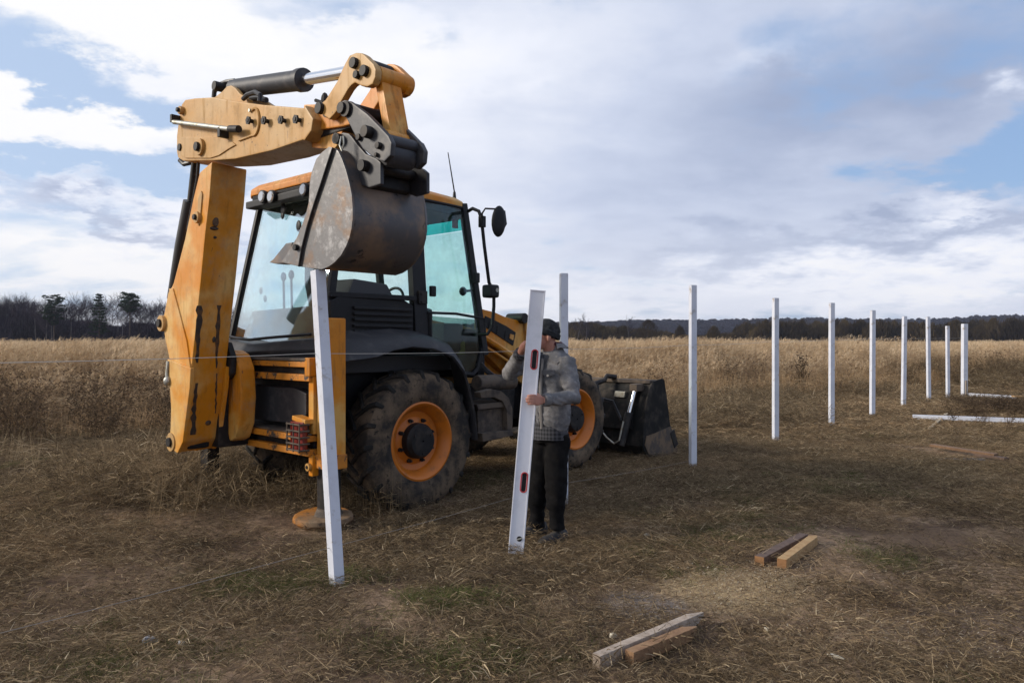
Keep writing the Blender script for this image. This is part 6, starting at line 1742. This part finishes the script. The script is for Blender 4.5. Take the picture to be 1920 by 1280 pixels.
off = Vector((-0.065, -0.02, 0))
up = [Vector((-2.95, 2.45, 1.515))]
for (p, q), z in zip(POSTS, (1.52, 1.525, 1.555, 1.60, 1.63, 1.66, 1.68, 1.69, 1.70, 1.70)):
    if p is POSTS[0][0]: c = p.lerp(q, 0.73)
    else: c = p.copy()
    up.append(Vector((c.x, c.y, z)) + off)
twine(up, 'upper white twine stretched along the fence posts at head height')
lo = [Vector((-2.95, 2.45, 0.33)), POSTS[0][0] + off + Vector((0.01, 0, 0.25)), POSTS[1][0] + off + Vector((0, 0, 0.20)), POSTS[2][0] + off + Vector((0, 0, 0.06))]
twine(lo, 'lower white twine stretched just above the ground between the first posts', 0.01, 0.0018, 'string_dirty')

# ------------------------------------------------------------------ timber and scraps on the ground


def wood(name, c1, c2):
    t = NT(name); g = t.noise(7, 8, 0.65, stretch=(1, 1, 1), dist=1.5); w = t.noise(38, 5, 0.6)
    t.set('Base Color', t.mix(t.ramp(t.math('ADD', t.math('MULTIPLY', g, 0.6), t.math('MULTIPLY', w, 0.4)), 0.38, 0.62), c1, c2)); t.set('Roughness', 0.8); t.bump(w, 0.3, 0.004)
    return t.m


W_pale = wood('fresh_pine', (0.44, 0.29, 0.135), (0.34, 0.19, 0.075)); W_grey = wood('weathered_grey_timber', (0.42, 0.345, 0.28), (0.29, 0.225, 0.175)); W_dark = wood('dark_brown_timber', (0.135, 0.085, 0.062), (0.075, 0.046, 0.034)); W_tan = wood('tan_plank', (0.29, 0.17, 0.085), (0.19, 0.10, 0.05)); W_end = wood('raw_sawn_end', (0.30, 0.15, 0.06), (0.22, 0.11, 0.045))


def stake(name, pa, pb, w, h, mt, label, cat='timber', tip=0.0, lift=0.0, end=None, group=None):
    a, b = Vector(pa), Vector(pb)
    za = float(gh(a.x, a.y)) + h / 2 + lift + 0.006; zb = float(gh(b.x, b.y)) + h / 2 + lift + 0.006
    a.z, b.z = za, zb; d = (b - a); L0 = d.length; d.normalize(); c = (a + b) / 2
    m = MB(); body_end = b - d * tip
    m.beam(a - c, body_end - c, w, h)
    if tip: m.beam(body_end - c, b - c + Vector((0, 0, h * 0.2)), w, h, w1=w * 0.22, h1=h * 0.25)
    o = m.build(name, mt, bevel=0.003); o.location = c
    if end is not None:
        m = MB(); m.beam(a - c - d * 0.004, a - c - d * 0.0005, w * 0.96, h * 0.96); m.build('sawn_end', end, o)
    tag(o, label, cat, group); return o


stake('stake', at(1424, 1064), at(1507, 1017), 0.070, 0.066, W_dark, 'dark brown square stake lying left of the pale pointed one', 'stake', 0.0, end=W_end)
stake('stake', at(1466, 1073), at(1531, 1019), 0.066, 0.068, W_pale, 'pale yellow square stake with a sharpened tip beside the dark one', 'stake', 0.10, end=W_end)
stake('stake', at(1118, 1254), at(1318, 1166), 0.052, 0.075, W_grey, 'long weathered grey stake with a sharpened end, nearest the camera', 'stake', 0.12)
stake('stake', at(1180, 1246), at(1306, 1191), 0.056, 0.065, W_tan, 'shorter tan stake lying against the long grey stake', 'stake', 0.09)
lp = at(1711, 786, 0.05); lq = at(1955, 797, 0.05)
stake('white_post', lp, lq, 0.082, 0.082, Mt['white'], 'white post lying flat in the grass in front of the row', 'fence post', lift=0.05)
cp = POSTS[9][0]
stake('white_post', cp + Vector((0.06, -0.10, 0)), at(1905, 751.5), 0.08, 0.08, Mt['white'], 'white post lying from the foot of the corner post to the plank pile', 'fence post', lift=0.05)
o = stake('batten', at(1742, 808), at(1775, 786), 0.05, 0.035, wood('pale_batten', (0.5, 0.43, 0.32), (0.38, 0.31, 0.22)), 'short pale batten leaning on the lying white post', 'batten', lift=0.03)
stake('board', at(1747, 846), at(1868, 862), 0.11, 0.035, wood('rusty_brown_board', (0.20, 0.115, 0.062), (0.12, 0.066, 0.036)), 'rusty brown board lying on the grass at the right edge', 'board', lift=0.05)
stake('board', at(1830, 857), at(1888, 866), 0.10, 0.03, W_dark, 'dark wet board end beyond the rusty brown board', 'board', lift=0.02)
m = MB(); c = at(1800, 862); m.loft([[(x, y, z) for x, y in ((-0.32, -0.05), (0.30, -0.09), (0.36, 0.08), (-0.26, 0.12))] for z in (0.0, 0.012)]); o = m.build('sheet_metal', mat('grey_sheet', (0.14, 0.145, 0.15), 0.45, 0.5)); o.location = c + Vector((0, 0, float(gh(c.x, c.y)) + 0.012)); tag(o, 'thin grey metal sheet lying under the rusty brown board', 'sheet')
sp = mat('grey_small_stake', (0.25, 0.21, 0.18), 0.85)
m = MB(); c = atY(1811.5, 743, cp.y - 0.12); t_ = atY(1811.5, 713, cp.y - 0.12); m.beam(Vector((0, 0, -0.1)), t_ - c, 0.05, 0.045); o = m.build('stake', sp, bevel=0.003); o.location = c; tag(o, 'short grey wooden stake upright against the corner post', 'stake')
for k, (u0, v0, u1, v1, lf_, lab) in enumerate([(1880, 762, 1962, 764, 0.02, 'lowest yellow board of the pile at the right edge'), (1886, 758, 1965, 759, 0.06, 'middle yellow board of the pile at the right edge'), (1899, 753, 1968, 753.5, 0.10, 'topmost yellow board of the pile at the right edge')]):
    stake('plank', at(u0, v0), at(u1, v1), 0.15, 0.038, W_pale, lab, 'plank', lift=lf_)


def chip(u, v, ln, w, h, az, mt, name, label, cat):
    c = at(u, v); d = Vector((math.cos(az), math.sin(az), 0)) * ln / 2
    m = MB(); m.loft([[d * t + Vector((-d.y, d.x, 0)).normalized() * (w / 2 * ww * s_) + Vector((0, 0, zz)) for s_, zz in ((1, 0), (1, h * ww), (-1, h * ww), (-1, 0))] for t, ww in ((-1, 0.4), (-0.6, 1.0), (0.3, 0.9), (1, 0.3))])
    o = m.build(name, mt, bevel=0.001); o.location = c + Vector((0, 0, float(gh(c.x, c.y)) + 0.012)); o.rotation_euler = (random.uniform(-0.1, 0.1), random.uniform(-0.1, 0.1), 0); tag(o, label, cat)


m_chip = wood('white_wood_chip', (0.62, 0.56, 0.45), (0.48, 0.41, 0.30)); m_stone = mat('pale_stone', (0.42, 0.42, 0.44), 0.7, 0, (0.3, 0.3, 0.3), 12)
chip(1566, 1234, 0.085, 0.022, 0.012, -0.5, m_chip, 'wood_chip', 'long white wood chip below the pair of stakes', 'wood chip')
chip(1090, 1059, 0.085, 0.02, 0.016, -0.35, m_chip, 'wood_chip', 'small square white offcut right of the spirit level', 'wood chip')
chip(1150, 1197, 0.05, 0.024, 0.02, 0.6, m_chip, 'wood_chip', 'stubby white chip left of the long grey stake', 'wood chip')
chip(1437, 1180, 0.06, 0.018, 0.012, 1.6, m_chip, 'wood_chip', 'thin pale chip right of the long grey stake', 'wood chip')
chip(1214, 999, 0.06, 0.03, 0.016, 0.1, m_chip, 'wood_chip', 'small white chip in the grass right of the man\'s shoes', 'wood chip')
chip(1490, 910, 0.05, 0.03, 0.02, 0.4, m_chip, 'wood_chip', 'tiny white chip below the third standing post', 'wood chip')
chip(281, 1204, 0.075, 0.04, 0.03, 0.3, m_stone, 'stone', 'pale grey stone at the lower left', 'stone')
chip(341, 1209, 0.04, 0.03, 0.02, 1.0, m_stone, 'stone', 'smaller grey stone right of the pale one', 'stone')
chip(1272, 899, 0.05, 0.03, 0.02, 0.2, m_chip, 'wood_chip', 'whitish chip left of the post by the front bucket', 'wood chip')
CH = [src_mesh('chips', [[c_ + Vector(o_) for o_ in ((0, 0, 0), (l_, w_, 0.004), (l_ * 0.9 - w_ * 0.5, w_ + l_ * 0.35, 0.006), (-w_ * 0.5, l_ * 0.3, 0))] for l_, w_, c_ in [(random.uniform(0.006, 0.018), random.uniform(-0.006, 0.006), Vector((random.gauss(0, 0.08), random.gauss(0, 0.08), 0.014))) for _ in range(9)]], [random.random() for _ in range(9)], plant_mat('sawdust_chips', [(0.0, (0.20, 0.14, 0.09)), (0.6, (0.42, 0.33, 0.21)), (1.0, (0.58, 0.52, 0.43))])) for _ in range(3)]
pts = []
for (u, v, su, sv, n) in [(1375, 1105, 75, 26, 420), (1780, 1190, 170, 60, 240), (1500, 1120, 200, 90, 120), (1240, 1140, 90, 30, 50), (900, 1150, 500, 90, 120), (1500, 940, 300, 60, 90)]:
    for _ in range(n):
        p = at(random.gauss(u, su), max(860, random.gauss(v, sv))); pts.append((p.x, p.y))
a = np.array(pts)
tag(scatter('wood_shavings', CH, base_of(a[:, 0], a[:, 1]), eulers(len(a), 0.1), np.ones((len(a), 3))), 'small pale wood shavings strewn over the trampled ground', 'shavings')

# single weeds one can tell apart


def weed_thing(u, v, h, seed, label, n=5, w=0.009, spread=0.5):
    random.seed(seed); q, t = weed(n, h, w, spread); c = at(u, v); o = link('dead_weed', src_mesh('dead_weed', q, t, m_weed)); o.location = c + Vector((0, 0, float(gh(c.x, c.y)) - 0.01)); tag(o, label, 'weed')


weed_thing(1503, 742, 1.0, 1, 'clump of dark dry stalks between the fourth and fifth white posts', 16, 0.016, 0.12)
weed_thing(1586, 748, 1.35, 2, 'single tall thin dark sapling right of the fifth white post', 1, 0.022, 0.10)
weed_thing(106, 868, 0.42, 3, 'dark upright weed at the left edge of the mown ground', 4, 0.007)
weed_thing(1790, 800, 0.5, 4, 'grey bushy weed growing over the lying white post', 9, 0.007, 0.9)
weed_thing(1845, 805, 0.55, 5, 'taller grey bushy weed in front of the lying white post', 10, 0.007, 0.9)
weed_thing(1895, 812, 0.5, 6, 'grey bushy weed at the right edge before the lying white post', 10, 0.007, 0.9)
